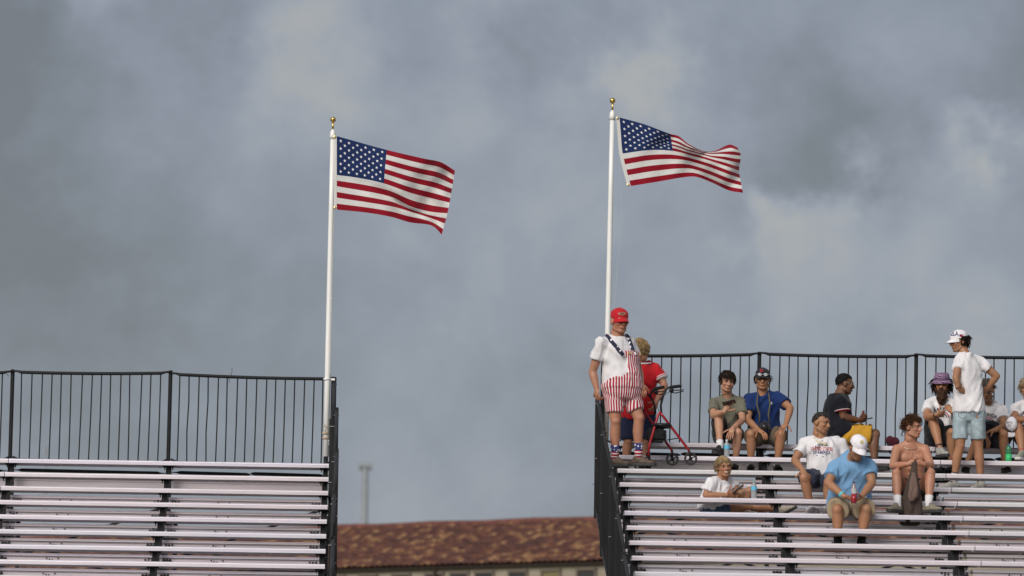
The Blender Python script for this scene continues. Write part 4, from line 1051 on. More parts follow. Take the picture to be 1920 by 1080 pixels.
# --- walker
RED_M = mat('walker_red', (.30, .010, .018), .28, .2, .05, 10)
WY = Yr(2)+.30
wt_ = thing('walker', 'red four wheeled walker with black seat and bag beside the striped overalls', 'walker', at(1245, 883, WY))
def wt3(name, pts, r, m_, smooth=True, sides=8): q = MB(); q.tube([at(x, y, WY+d) for x, y, d in pts], r, sides); return q.build(name, m_, wt_, smooth)
wt3('front_leg', [(1238, 774, -.10), (1243, 780, -.10), (1262, 805, -.10), (1291, 843, -.10), (1293, 850, -.10)], .0145, RED_M)
wt3('rear_leg', [(1240, 772, -.10), (1234, 778, -.10), (1226, 806, -.11), (1217, 836, -.12), (1216, 856, -.12)], .0145, RED_M)
wt3('front_leg', [(1209, 774, .16), (1214, 780, .16), (1236, 812, .16), (1259, 843, .16), (1261, 852, .16)], .0145, RED_M)
wt3('rear_leg', [(1211, 773, .16), (1206, 790, .16), (1198, 830, .16), (1196, 858, .16)], .0145, RED_M)
wt3('handle_tube', [(1240, 776, -.10), (1239, 760, -.10), (1243, 744, -.10), (1248, 731, -.10), (1254, 726.5, -.10), (1260, 725.5, -.10)], .0125, BLK)
wt3('handle_tube', [(1229, 776, .16), (1227, 758, .16), (1221, 745, .16), (1212, 737.5, .16), (1203, 737, .16)], .0125, BLK)
wt3('handle_tube', [(1218, 745, .12), (1222, 733, .12), (1228, 728.5, .12), (1234, 727.5, .12)], .0125, BLK)
for (x0, y0, x1, y1, d) in ((1257, 726, 1278, 723.5, -.10), (1228, 729, 1246, 725.5, .12)):
    wt3('hand_grip', [(x0, y0, d), (lerp(x0, x1, .3), lerp(y0, y1, .3), d), (x1, y1, d)], [.017, .019, .018], BLACKF)
    wt3('brake_lever', [(x0-2, y0+3, d), (x0+2, y0+10, d), (x0+10, y0+11, d), (x1+3, y1+10, d), (x1+4, y1+7, d), (x1-2, y1+8, d), (x0+2, y0+6, d)], .006, BLK)
    q = MB(); c = at(x0+2, y0+6, WY+d); q.ell(c, (.028, .02, .026)); q.build('brake_housing', BLK, wt_, True)
wt3('brake_cable', [(1258, 733, -.12), (1240, 745, -.13), (1231, 758, -.12), (1236, 772, -.11)], .003, BLK)
wt3('cross_bar', [(1221, 829, -.11), (1245, 826, -.11), (1274, 821, -.1)], .006, BLK)
wt3('cross_bar', [(1232, 806, -.12), (1255, 801, .0), (1258, 800, .14)], .008, BLK)
q = MB(); a = at(1240, 798, WY); q.box((a.x-.10, WY-.14, a.z-.02), (a.x+.11, WY+.17, a.z+.018), .014); q.build('seat', mat('walker_vinyl', (.014, .014, .016), .4), wt_, True)
q = MB(); a = at(1231, 815, WY); q.box((a.x-.115, WY-.11, a.z-.085), (a.x+.105, WY+.14, a.z+.075), .03); bq = remesh(q, .009, 3); wrinkle(bq, .008, 14, (1, 1, 1), 3); bq.build('bag', BLACKF, wt_, True)
def wheel(x, y, d, r, yaw, forkto):
    c = at(x, y, WY+d); ax = Vector((math.sin(yaw), -math.cos(yaw), 0)); u = Vector((math.cos(yaw), math.sin(yaw), 0)); z = Vector((0, 0, 1))
    q = MB(); q.tube([c+(u*math.cos(w)+z*math.sin(w))*r for w in [i*math.pi/14 for i in range(29)]], .0125, 8); w_ = q.build('wheel', mat('tyre', (.022, .020, .020), .7), wt_, True)
    q = MB(); q.cone(c-ax*.018, c+ax*.018, .02, .02, 10, False, False)
    for k in range(4): w = k*math.pi/2+.5; q.tube([c, c+(u*math.cos(w)+z*math.sin(w))*r], .007, 6)
    q.build('rim', BLK, w_, True)
    q = MB(); top = at(*forkto, WY+d)
    for s_ in (-1, 1): q.tube([top+z*.01, top+ax*s_*.022, c+ax*s_*.024], .0085, 6)
    q.build('fork', BLK, wt_, True)
wheel(1295, 860, -.10, .062, .05, (1292, 846)); wheel(1260.5, 861, .16, .062, .15, (1260, 845)); wheel(1214, 869, -.12, .072, 1.0, (1216, 850)); wheel(1196, 868, .16, .07, .9, (1196, 852))

# --- boy in olive tee
DARKSH = fab('shorts_charcoal', (.035, .031, .028)); KHAKID = fab('shorts_brown', (.115, .085, .058)); SNEAK = fab('sneaker_black', (.015, .014, .015))
p = Person('boy in olive tee with one foot up on the bench looking at his phone', Yr(0)+.12, (1364, 832), dict(
    pel=(1364, 815, 0), nek=(1365, 744, -.12), sa=(1340, 752, -.10), sb=(1389, 750, -.10), hd=(1364, 715.5, -.20),
    ea=(1337, 780, 'n'), wa=(1359, 771, 'n'), eb=(1392, 788, 'n'), wb=(1374, 803, 'n'), ka=(1347, 778, -.34), na=(1350, 838, -.56), kb=(1384, 812, 'n'), nb=(1378, 872, -.30)),
    'fair', .95, .9, 0, (8, 12, 4, .97), bow=.05)
p.body([('a', at(1367, 757, p.Yb-.5), (.3, -.9, .5), .65, 1), ('b', at(1368, 818, p.Yb-.55), (-.1, .5, -.8), .35, -1)])
p.brows('dark', .0055); p.shirt(fab('olive', (.145, .14, .105)), -.12, .02, .66, sl_r=.078); p.shorts(DARKSH, .80, .10, .092)
p.hair('dark', lambda d: d.z > (.30 if d.y > .45 else (-.20 if d.y > -.1 else -.5)), .045, 900, (.2, .35, -1), .012, .32, r=.0032, bump=.010, curl=.002)
p.shoe('a', (-.45, -.9, 0), SNEAK, SOLE, WHITE_T, .08); p.shoe('b', (-.2, -.98, 0), SNEAK, SOLE, WHITE_T, .06)
phone('black phone held up by the boy in olive tee', at(1367, 755, p.Yb-.55), (.9, -.3, .22), (-.2, .5, .8))

# --- man in blue tee with camera
p = Person('man in royal blue tee with a camera and dark cap', Yr(0)+.12, (1436, 833), dict(
    pel=(1435, 817, 0), nek=(1430, 738, -.06), sa=(1406, 745, -.06), sb=(1460, 743, -.06), hd=(1430, 712, -.10),
    ea=(1402, 788, 'n'), wa=(1422, 806, 'n'), eb=(1482, 765, -.20), wb=(1474, 795, -.38), ka=(1408, 815, 'n'), na=(1408, 872, -.30), kb=(1465, 815, 'n'), nb=(1457, 872, -.30)),
    'tan', 1.0, 1.0, 0, (-4, 4, 0, 1.0), bow=.03)
p.body([('a', at(1438, 816, p.Yb-.5), (.0, .3, -1), .4, -1), ('b', at(1462, 808, p.Yb-.5), (0, .3, -1), .4, 1)], stubble=.08)
p.brows('dark'); o, bvs = p.shirt(fab('royal', (.008, .027, .115)), -.12, .022, .62, sl_r=.082); p.shorts(KHAKID, .80, .112, .10)
p.hair('dark', lambda d: d.z > (.9 if d.y > .2 else -.45) and d.z < .3, .05, 160, (0, -.3, -1), .012, .4)
oc, bvc, _ = p.cap(fab('cap_dark', (.02, .018, .025)), None, 0, -2, .05, .006)
v, f = text_shape('D'); print_on(oc, bvc, 'cap_letter', REDC, v, f, 1428, 695, .05, p.Yb, 0, .006)
p.glasses(mat('frame_dark', (.02, .02, .02), .3), 0, .004); p.glasses(mat('goggle_white', (.6, .6, .6), .3), .052, .012, mat('goggle_lens', (.42, .43, .45), .15, .3), .019, 'goggles')
v, f = star_shape(); print_on(o, bvs, 'chest_logo', WHITE_T, [(x*.6, y) for x, y in v], f, 1446.5, 756, .022, p.Yb)
for sd in 'ab': p.shoe(sd, (-.1 if sd == 'a' else .1, -1, 0), SNEAK, SOLE, WHITE_T, .05)
ct = thing('camera', 'black camera hanging at the belly of the man in blue tee', 'camera', at(1434, 800, p.Yb-.26)); c = ct.location
q = MB(); q.box(c+Vector((-.065, -.03, -.045)), c+Vector((.065, .03, .04)), .01); q.box(c+Vector((-.03, -.03, .035)), c+Vector((.03, .02, .065)), .008); cb = q.build('camera_body', mat('camera_black', (.014, .014, .015), .45), ct)
q = MB(); q.tube([c+Vector((-.01, -.02, -.005)), c+Vector((-.012, -.10, -.012)), c+Vector((-.012, -.125, -.014))], [.036, .038, .042], 16); q.build('lens_barrel', mat('lens_black', (.02, .02, .021), .35), ct, True)
STRAP = mat('strap_olive', (.10, .085, .035), .8)
for (x0, x1, e) in ((1421, 1419, -.06), (1441, 1444, .06)):
    q = MB(); q.tube([at(x0, 737, p.Yb-.17), at(x1, 757, p.Yb-.245), at(lerp(x1, 1434, .35), 778, p.Yb-.27), c+Vector((e, 0, .03))], .0085, 6); q.build('strap', STRAP if True else BLACKF, ct, True)

# --- man in navy tee and yellow shorts, turned away
p = Person('man in navy tee and yellow shorts turned sideways with a phone', Yr(0)+.10, (1590, 832), dict(
    pel=(1577, 812, 0), nek=(1574, 739, .02), sa=(1566, 749, .17), sb=(1577, 750, -.15), hd=(1584, 720, .0), hip=(.10, -1, 0),
    ea=(1580, 790, .2), wa=(1610, 788, .1), eb=(1581, 781, -.17), wb=(1608, 787, -.10), ka=(1640, 814, .12), na=(1640, 868, .1), kb=(1640, 817, -.16), nb=(1640, 868, -.20)),
    'brown', 1.0, 1.15, .03, (98, 6, 0, 1.0), bow=.06)
p.side = Vector((.10, -1, 0)).normalized(); p.fwd = Vector((1, .1, 0)).normalized()
p.body([('b', at(1622, 788, p.Yb-.04), (0, .8, .4), .8, 1), ('a', at(1622, 787, p.Yb+.05), (0, -.8, .4), .8, -1)])
o, bv = p.shirt(fab('navy_tee', (.006, .007, .012)), -.10, .024, .62, sl_r=.086)
S_, E_ = p.j['sb'], p.j['eb']
for u, m_ in ((.585, WHITE_T), (.61, REDC)): q = MB(); q.tube([lerp(S_, E_, u), lerp(S_, E_, u+.03)], .089*1.07, 18); q.build('sleeve_band', m_, p.t, True)
p.shorts(fab('yellow', (.47, .245, .022)), .92, .118, .108)
p.hair('black', short_hair(.42, -.22, -.58), .012, 600, (0, -.3, -1), .004, .3, r=.0028, bump=.003); p.glasses(mat('frame_clear', (.35, .33, .3), .3))
for sd in 'ab': p.shoe(sd, (.8, -.5, 0), SNEAK, SOLE, BLACKF, .05)
phone('dark phone in the hands of the man in yellow shorts', at(1624, 786.5, p.Yb-.02), (.95, 0, .25), (-.2, 0, 1))

# --- man in UNITED STATES OF AMERICA tee
p = Person('man in printed white tee and navy shorts looking right behind the blue tee', Yr(3)+.12, (1545, 910), dict(
    pel=(1548, 893, 0), nek=(1539, 820, -.03), sa=(1508, 829, -.04), sb=(1575, 829, -.02), hd=(1540, 794, -.06),
    ea=(1490, 863, -.14), wa=(1505, 882, 'n'), eb=(1592, 870, .0), wb=(1600, 900, -.15), ka=(1508, 897, 'n'), na=(1519, 950, -.32), kb=(1553, 905, 'n'), nb=(1552, 958, -.34)),
    'tan', 1.0, 1.08, .02, (52, 6, 6, 1.0))
p.body([('a', at(1510, 893, p.Yb-.45), (.1, .3, -1), .3, -1)], stubble=.25)
p.brows('dark'); o, bvs = p.shirt(WHITE_T, -.12, .024, .60, sl_r=.088); p.shorts(fab('navy_shorts', (.022, .027, .05)), .82, .112, .10)
p.hair('salt', short_hair(.5, -.10, -.42), .016, 600, (0, .3, 1), .004, .4, r=.0028, bump=.004)
g_ = p.glasses(mat('frame_dark', (.02, .02, .02), .3), .075, -.03, mat('shade_lens', (.03, .03, .035), .1), .022, 'sunglasses')
v, f = text_shape('UNITED STATES'); print_on(o, bvs, 'lettering', REDC, v, f, 1540.5, 842, .034, p.Yb, .02, .004, lambda x, y: (x, y*1.5))
v, f = text_shape('OF AMERICA'); print_on(o, bvs, 'lettering', BLUEC, v, f, 1540.5, 848.5, .034, p.Yb, .02, .004, lambda x, y: (x, y*1.5))
for (x, y) in ((1529, 836.5), (1534, 832.5), (1545.5, 831.5), (1550, 835.5), (1537, 836.5), (1541.5, 836.5), (1531.5, 854), (1543, 856), (1549, 853)):
    v, f = star_shape(); print_on(o, bvs, 'printed_star', BLUEC, v, f, x, y, .009, p.Yb)
v, f = rect_shape(1, .7); print_on(o, bvs, 'sleeve_patch', BLUEC, v, f, 1589, 832, .022, p.Yb, .5, .005)
for k in range(3): v, f = rect_shape(.9, .09); print_on(o, bvs, 'patch_stripe', REDC, v, f, 1589.3, 831.5+k*1.5, .022, p.Yb, .5, .008)
q = MB(); q.tube([p.surf(.99, -75, .02), p.surf(.95, -45, .024), p.surf(.88, -18, .03), p.surf(.83, 5, .032), p.surf(.84, 12, .034)], .014, 8, True, (p.fwd, .5)); q.build('neck_band', mat('cream', (.62, .56, .42), .8), p.t, True)
c = p.surf(.82, 6, .034); q = MB(); q.ell(c, (.022, .010, .020)); q.build('badge', mat('badge_tan', (.50, .42, .28), .5), p.t, True)
p.shoe('a', (.35, -.9, 0), WHITE_T, SOLEW, WHITE_T, .06); p.shoe('b', (.1, -1, 0), WHITE_T, SOLEW, WHITE_T, .06)

# --- man in light blue tee with bottle
p = Person('man in light blue tee and white cap bowed over a red bottle', Yr(5)+.12, (1593, 966), dict(
    pel=(1592, 945, .02), nek=(1600, 855, -.24), sa=(1566, 873, -.18), sb=(1629, 870, -.18), hd=(1608, 840, -.36),
    ea=(1553, 906, -.30), wa=(1582, 930, -.46), eb=(1635, 906, -.30), wb=(1615, 931, -.46), ka=(1570, 957, 'n'), na=(1571, 1014, -.36), kb=(1624, 956, 'n'), nb=(1615, 1014, -.36)),
    'tan', 1.02, 1.22, .03, (24, 32, 0, 1.04), bow=.06)
p.body([('a', at(1603, 940, p.Yb-.5), (.5, -.3, .5), .7, 1), ('b', at(1600, 942, p.Yb-.52), (-.5, .1, .6), .7, -1)], stubble=.5)
o, bvs = p.shirt(fab('light_blue', (.17, .33, .53)), -.10, .024, .60, sl_r=.094, amp=.008); p.shorts(fab('khaki', (.33, .26, .17)), .84, .122, .108)
p.hair('brown', lambda d: d.z > (.9 if d.y > .2 else -.35) and d.z < .3, .015, 120, (0, -.3, -1), .008, .3)
oc, bvc, _ = p.cap(fab('cap_white', (.78, .75, .78)), None, 0, -4, .065, .016)
v, f = disc_shape(); print_on(oc, bvc, 'emblem', mat('emblem_gold', (.62, .52, .24), .5), v, f, 1616, 829, .022, p.Yb, 0, .005)
for sx in (-1, 1): v, f = disc_shape(8); print_on(oc, bvc, 'emblem_eye', GREYC, v, f, 1616+sx*1.2, 828.2, .0035, p.Yb, 0, .009)
v, f = arc_shape(.8, 1.0, 200, 340, 8); print_on(oc, bvc, 'emblem_smile', GREYC, v, f, 1616, 829, .013, p.Yb, 0, .009)
p.hair('brown', lambda d: d.y > .25 and d.z < -.62, .02, 160, (0, .2, -1), .006, .4, 'beard')
q = MB(); a, b = p.j['wa'], p.j['ea']; q.tube([lerp(a, b, .06), lerp(a, b, .16)], .034*1.12, 14); q.build('wristband', mat('cyan_band', (.10, .50, .58), .4), p.t, True)
for sd in 'ab': p.shoe(sd, (-.25 if sd == 'a' else .25, -1, 0), SNEAK, SOLE, BLACKF, .05)
bottle('red drink bottle with pale label in the hands of the light blue tee', 1601, 944, p.Yb-.56, .235, .030, mat('clear_bottle', (.50, .40, .40), .12, 0, 0, 1, 0, 1, trans=.5), mat('cap_dark_red', (.06, .02, .025), .4), mat('wrapper_pale', (.42, .40, .40), .5, 0, .3, 60), mat('red_drink', (.30, .012, .02), .25), 'drink_bottle')

# --- shirtless young man
p = Person('shirtless young man with curly hair holding a brown shirt', Yr(4)+.12, (1711, 939), dict(
    pel=(1711, 921, 0), nek=(1707, 829, -.14), sa=(1682, 840, -.14), sb=(1734, 840, -.14), hd=(1711, 802, -.18),
    ea=(1674, 874, -.30), wa=(1703, 870, -.46), eb=(1746, 874, -.30), wb=(1732, 870, -.46), ka=(1681, 889, -.40), na=(1683, 946, -.50), kb=(1745, 888, -.40), nb=(1741, 946, -.50)),
    'red', 1.0, .98, 0, (55, 2, 0, 1.0), bow=.05, muscle=1)
p.body([('a', at(1716, 866, p.Yb-.48), (.3, .8, .4), .9, 1), ('b', at(1720, 866, p.Yb-.48), (-.3, .8, .4), .9, -1)], neck_r=.06, bare=True)
p.brows('brown'); p.shorts(fab('black_shorts', (.016, .015, .017)), .42, .112, .108)
for sx in (-1, 1): q = MB(); c = p.surf(.72, sx*34, .001); q.ell(c, (.010, .005, .010)); q.build('nipple', mat('areola', (.30, .11, .085), .6), p.t, True)
q = MB(); q.tube([p.surf(1.0-.10*math.cos(math.radians(w))*(1 if abs(w) < 90 else .3), w, .008) for w in range(-180, 181, 20)], .0025, 5); q.build('necklace', mat('silver', (.6, .55, .48), .3, .9), p.t, True)
p.hair('brown', lambda d: d.z > (.42 if d.y > .4 else (-.05 if d.y > -.15 else -.45)), .040, 1100, (.1, .5, .3), .012, .7, r=.0030, bump=.012, curl=.007)
q = MB(); q.tube([p.hp(-.0, -.10, -.03), p.hp(-.01, -.135, -.05), p.hp(0, -.14, -.08), p.hp(.01, -.11, -.09)], .005, 5); q.build('hair_tie', BLACKF, p.t, True)
GREYS = mat('trail_shoe', (.19, .165, .12), .8, 0, .35, 40, .2, 90)
p.shoe('a', (-.62, -.78, 0), GREYS, SOLE, WHITE_T, .10); p.shoe('b', (.68, -.74, 0), GREYS, SOLE, WHITE_T, .10)
sh = thing('shirt', 'crumpled brown shirt hanging from the hands of the shirtless man', 'shirt', at(1708, 985, p.Yb-.34))
def hang(name, cols, Y, m_, seed, th=.012):
    q = MB(); rs = []
    for (xc, y, w, dy) in cols:
        ring = []
        for k in range(24):
            a = 2*math.pi*k/24; fold = 1+.22*math.sin(a*5+seed+y*.03)+.12*math.sin(a*9+y*.07)
            c = at(xc, y, Y+dy); ring.append(c+Vector((math.cos(a)*w/165*fold, math.sin(a)*w/165*.55*fold, 0)))
        rs.append(ring)
    q.rings(rs); b = remesh(q, .0085, 2); wrinkle(b, .006, 14, (2, 2, .6), seed); return b.build(name, m_, sh, True)
hang('cloth', [(1716, 862, 4, 0), (1714, 870, 5, 0), (1713, 885, 6.5, 0), (1712, 900, 9, .01), (1711, 920, 13, .02), (1710, 940, 17, .04), (1709, 960, 19, .06), (1708, 974, 18, .08), (1707, 983, 16, .08), (1705, 986, 12, .08)], p.Yb-.48, fab('brown_shirt', (.066, .046, .038)), 1.0)
hang('folded_flap', [(1713, 886, 3, -.04), (1713, 900, 6, -.05), (1713, 920, 9, -.05), (1712, 932, 8, -.045), (1708, 940, 3, -.04)], p.Yb-.50, fab('brown_shirt_inside', (.15, .098, .080)), 4.0)

# --- woman sitting sideways on the footboard
YW = Yr(3)-.18
p = Person('smiling woman in white shirt sitting sideways on the footboard', YW, (1345, 972), dict(
    pel=(1333, 951, 0), nek=(1351, 898, -.02), sa=(1334, 902, -.13), sb=(1367, 901, .12), hd=(1357.5, 876, -.05), hip=(.35, -.94, 0),
    ea=(1323, 928, -.14), wa=(1362, 928, -.15), eb=(1384, 921, .08), wb=(1378, 930, -.1), ka=(1404, 921, -.04), na=(1398, 958, .0), kb=(1411, 950, .02), nb=(1462, 955, .02)),
    'tan', .93, .85, 0, (14, 2, -6, .95), bow=.0)
p.side = Vector((.75, .62, -.02)).normalized(); p.fwd = Vector((.62, -.75, -.3)).normalized()
p.body([('a', at(1380, 924, YW-.14), (.1, .6, .6), .55, 1), ('b', at(1372, 930, YW-.14), (0, -.5, .7), .6, -1)], smile=True)
p.brows('ashblond', .003); p.shirt(WHITE_T, -.16, .028, .66, sl_r=.092, flare=.03, amp=.010)
p.shorts(mat('denim', (.055, .10, .17), .9, 0, .25, 30, .2, 200), .38, .105, .10)
p.hair('ashblond', lambda d: d.z > (.50-.45*abs(d.x) if d.y > .3 else (-.40 if d.y > -.1 else -.6)), .07, 900, (.4, -1, -.6), .006, .10, r=.0028, bump=.004)
p.hair('blond', lambda d: d.z > (.55-.45*abs(d.x) if d.y > .25 else .5) and d.x > -.4, .06, 260, (.6, -.7, -.6), .009, .10, 'hair_highlights', r=.0028, bump=.004)
q = MB(); c = p.hp(-.02, -.10, -.06); q.ell(c, (.034, .03, .036), None); bq = remesh(q, .006, 1); wrinkle(bq, .006, 30, (1, 1, 1), 2); bq.build('hair_bun', hair_mat('ashblond'), p.t, True)
for sx in (-1, 1): q = MB(); q.tube([p.hp(sx*.082, -.01, -.035), p.hp(sx*.084, -.008, -.062)], .005, 6); q.build('earring', GOLD, p.t, True)
LEO = mat('speckled_shoe', (.36, .31, .25), .8, 0, .6, 90)
p.shoe('b', (.86, -.1, .5), LEO, SOLE, None); p.shoe('a', (.95, -.3, 0), LEO, SOLEW, None)
q = MB(); a, b = p.j['nb'], p.j['kb']; q.tube([lerp(a, b, .1), lerp(a, b, .13)], .04, 14); q.build('anklet', mat('anklet', (.35, .08, .08), .6), p.t, True)
phone('black phone in the hands of the smiling woman in white', at(1384, 917.5, YW-.16), (.75, .1, .62), (-.55, .2, .75))
CLEARP = mat('clear_plastic', (.55, .58, .60), .12, 0, 0, 1, 0, 1, trans=.55); BLULAB = mat('label_blue', (.10, .42, .62), .5, 0, .4, 60); CAPW = mat('cap_white_plastic', (.7, .75, .72), .4)
bottle('clear water bottle with blue label beside the sitting woman', 1413.5, 933, Yr(4)+.10, .20, .032, CLEARP, mat('cap_green', (.18, .42, .34), .4), BLULAB, None, 'water_bottle', 'bottle', .6, 'plastic water bottles', Zr(4))
bottle('clear water bottle at the foot of the boy in olive tee', 1362.5, 857, Yr(1)+.12, .20, .032, CLEARP, CAPW, BLULAB, None, 'water_bottle', 'bottle', .6, 'plastic water bottles', Zr(1))
bottle('green squeeze bottle with blue lid at the right edge', 1891, 862, Yr(1)+.12, .20, .037, mat('green_clear', (.06, .26, .12), .15, 0, 0, 1, 0, 1, trans=.3), mat('lid_blue', (.05, .14, .36), .35), None, mat('green_liquid', (.04, .50, .16), .4), 'squeeze_bottle', 'bottle', .9, None, Zr(1))  # liquid is one plain bright green

# --- standing man with USA cap, back to the pitch
YS = Yr(1)-.20
p = Person('man in white tee and USA cap standing hands on hips with his back turned', YS, (1815, 928), dict(
    pel=(1817, 768, 0), nek=(1811, 662, -.02), sa=(1801, 672, -.05), sb=(1838, 676, .04), hd=(1798, 641, .02), hip=(.96, -.2, 0),
    ea=(1792, 708, -.17), wa=(1797, 728, -.17), eb=(1869, 705, .02), wb=(1852, 728, .10), ka=(1800, 836, .02), na=(1788, 905, .06), kb=(1835, 836, .03), nb=(1839, 905, .08)),
    'tan', 1.02, .88, 0, (-72, 8, 0, .98), back=True, bow=.0)
p.body([('a', at(1806, 731, YS-.13), (.1, 1, -.2), .25, 1), ('b', at(1842, 736, YS+.14), (-.3, 1, 0), .4, -1)], stubble=.3)
p.brows('dark'); p.shirt(WHITE_T, -.05, .024, .55, sl_r=.085, flare=.03, amp=.009, tilt=0)
LDEN = mat('light_denim', (.34, .42, .45), .9, 0, .32, 11, .25, 180)
o, bvs = p.shorts(LDEN, .80, .104, .088, amp=.007)
for cx_, s_ in ((1803, 1), (1832, 1)):
    for (x0, y0, x1, y1) in ((-7, -8, 7, -9), (7, -9, 7, 4), (7, 4, 0, 8), (0, 8, -7, 4), (-7, 4, -7, -8)):
        a = at(cx_+x0, 778+y0, YS); b = at(cx_+x1, 778+y1, YS); q = MB(); pts = []
        for k in range(5):
            w = lerp(a, b, k/4); h = bvs.ray_cast(Vector((w.x, YS-1, w.z)), Vector((0, 1, 0))); pts.append((h[0] if h[0] else w)-Vector((0, .002, 0)))
        q.tube(pts, .003, 5); q.build('pocket_seam', mat('denim_seam', (.20, .22, .22), .9), o)
p.hair('dark', lambda d: d.y < .25 and d.z > -.62 and d.z < .35, .05, 300, (0, -.6, -.6), .014, .5, curl=.006)
oc, bvc, PC = p.cap(fab('cap_white', (.78, .75, .78)), None, 0, -4, .07, .012)
v, f = text_shape('USA'); print_on(oc, bvc, 'lettering', BLUEC, v, f, 1786.5, 626, .072, YS, .03, .006)
v, f = rect_shape(1, .65); print_on(oc, bvc, 'flag_patch', REDC, v, f, 1802, 629, .019, YS, .05, .005)
v, f = rect_shape(.42, .35); print_on(oc, bvc, 'patch_canton', BLUEC, v, f, 1800.4, 628.3, .019, YS, .05, .009)
WATCH = mat('watch_black', (.02, .018, .018), .4)
q = MB(); a, b = p.j['wa'], p.j['ea']; q.tube([lerp(a, b, .02), lerp(a, b, .10)], .036, 12); q.build('wristband', mat('band_maroon', (.10, .02, .025), .6), p.t, True)
STRIPSOCK = mat('striped_sock', (.1, .1, .1), .9)
nt = STRIPSOCK.node_tree; a_ = nt.nodes.new('ShaderNodeAttribute'); a_.attribute_name = 'h'; m1 = nt.nodes.new('ShaderNodeMath'); m1.operation = 'MULTIPLY'; m1.inputs[1].default_value = 4.5; m2 = nt.nodes.new('ShaderNodeMath'); m2.operation = 'FRACT'; r_ = nt.nodes.new('ShaderNodeValToRGB'); r_.color_ramp.interpolation = 'CONSTANT'; r_.color_ramp.elements[0].color = (.02, .02, .02, 1); r_.color_ramp.elements[1].position = .55; r_.color_ramp.elements[1].color = (.55, .52, .5, 1)
nt.links.new(a_.outputs['Fac'], m1.inputs[0]); nt.links.new(m1.outputs[0], m2.inputs[0]); nt.links.new(m2.outputs[0], r_.inputs[0]); nt.links.new(r_.outputs[0], nt.nodes['Principled BSDF'].inputs['Base Color'])
GRYSH = mat('shoe_grey', (.30, .29, .26), .8, 0, .35, 40)
p.shoe('a', (-.7, .3, 0), GRYSH, SOLEW, STRIPSOCK, .12, sock_attr=True); p.shoe('b', (-.35, .6, 0), GRYSH, SOLEW, mat('sock_dark', (.10, .09, .085), .9, 0, .4, 60), .10)

# --- bearded man in bucket hat
AM = dict(rot=.02)
def america(o, bvs, cx, cy, Y, txt='AMERICA', sc=.052):
    v, f = text_shape(txt); print_on(o, bvs, 'lettering', mat('print_black', (.05, .045, .05), .8), v, f, cx, cy, sc, Y, .03, .004, lambda x, y: (x, y-.10*x*x))
    for r0, r1, m_ in ((.62, .78, BLUEC), (.80, .94, WHITE_T), (.95, 1.12, REDC)):
        v, f = arc_shape(r0, r1, 10, 170); print_on(o, bvs, 'rainbow_band', m_, v, f, cx, cy+17, .066, Y, .0, .004+.002*(r1 > .9))
p = Person('bearded man in purple bucket hat with one knee raised', Yr(0)+.12, (1768, 836), dict(
    pel=(1768, 819, 0), nek=(1768, 746, -.08), sa=(1742, 755, -.08), sb=(1790, 755, -.06), hd=(1766, 721, -.14),
    ea=(1738, 783, 'n'), wa=(1757, 777, 'n'), eb=(1799, 788, 'n'), wb=(1785, 772, 'n'), ka=(1750, 789, -.36), na=(1763, 843, -.54), kb=(1784, 812, 'n'), nb=(1784, 868, -.34)),
    'tan', 1.0, 1.05, .02, (-10, 6, 0, 1.0), bow=.04)
p.body([('a', at(1770, 776, p.Yb-.48), (.2, .8, .2), .45, 1), ('b', at(1778, 764, p.Yb-.45), (-.2, .8, .1), .6, -1)])
p.brows('dark', .006); o, bvs = p.shirt(WHITE_T, -.12, .024, .62, sl_r=.088); america(o, bvs, 1768, 767, p.Yb)
p.shorts(BLACKF, .78, .118, .112)
p.hair('dark', lambda d: d.z < .35 and d.z > -.7 and d.y < .25, .09, 380, (0, -.2, -1), .016, .45, r=.005, curl=.008)
q = MB(); Ml = p.HM*p.hsc
for c, r in (((0, .055, -.095), (.062, .052, .05)), ((0, .062, -.14), (.060, .052, .055)), ((0, .058, -.185), (.045, .042, .05)), ((-.052, .02, -.06), (.028, .034, .05)), ((.052, .02, -.06), (.028, .034, .05)), ((0, .088, -.05), (.03, .016, .010))): q.ell(p.hp(*c), r, Ml)
bq = remesh(q, .0065, 2); wrinkle(bq, .010, 34, (1.4, 1.4, .5), 4, False); bq.build('beard', hair_mat('beard'), p.t, True)
PURP = bpy.data.materials.new('purple_weave'); PURP.use_nodes = True; nt = PURP.node_tree; wv = nt.nodes.new('ShaderNodeTexWave'); wv.inputs['Scale'].default_value = 13; wv.inputs['Distortion'].default_value = 6; wv.bands_direction = 'Z'; tcx = nt.nodes.new('ShaderNodeTexCoord'); r_ = nt.nodes.new('ShaderNodeValToRGB'); r_.color_ramp.elements[0].position = .35; r_.color_ramp.elements[0].color = (.085, .05, .105, 1); r_.color_ramp.elements[1].position = .6; r_.color_ramp.elements[1].color = (.30, .18, .29, 1)
nt.links.new(tcx.outputs['Object'], wv.inputs['Vector']); nt.links.new(wv.outputs['Fac'], r_.inputs[0]); nt.links.new(r_.outputs[0], nt.nodes['Principled BSDF'].inputs['Base Color']); nt.nodes['Principled BSDF'].inputs['Roughness'].default_value = .9
def hat_ring(rx, ry, z, n=28): return [p.hp(rx*math.cos(2*math.pi*k/n), -.008+ry*math.sin(2*math.pi*k/n), z) for k in range(n)]
q = MB(); q.rings([hat_ring(.004, .004, .137), hat_ring(.06, .075, .136), hat_ring(.078, .096, .128), hat_ring(.089, .108, .09), hat_ring(.094, .114, .045)]); hb_ = q.build('bucket_hat', PURP, p.t, True)
q = MB(); q.rings([hat_ring(.092, .112, .052), hat_ring(.112, .134, .030), hat_ring(.124, .148, .014), hat_ring(.122, .146, .010), hat_ring(.092, .112, .042)]); q.build('hat_brim', PURP, hb_, True)
p.shoe('a', (.35, -.93, 0), GRYSH, SOLE, None); p.shoe('b', (.2, -.95, 0), SNEAK, SOLE, None)
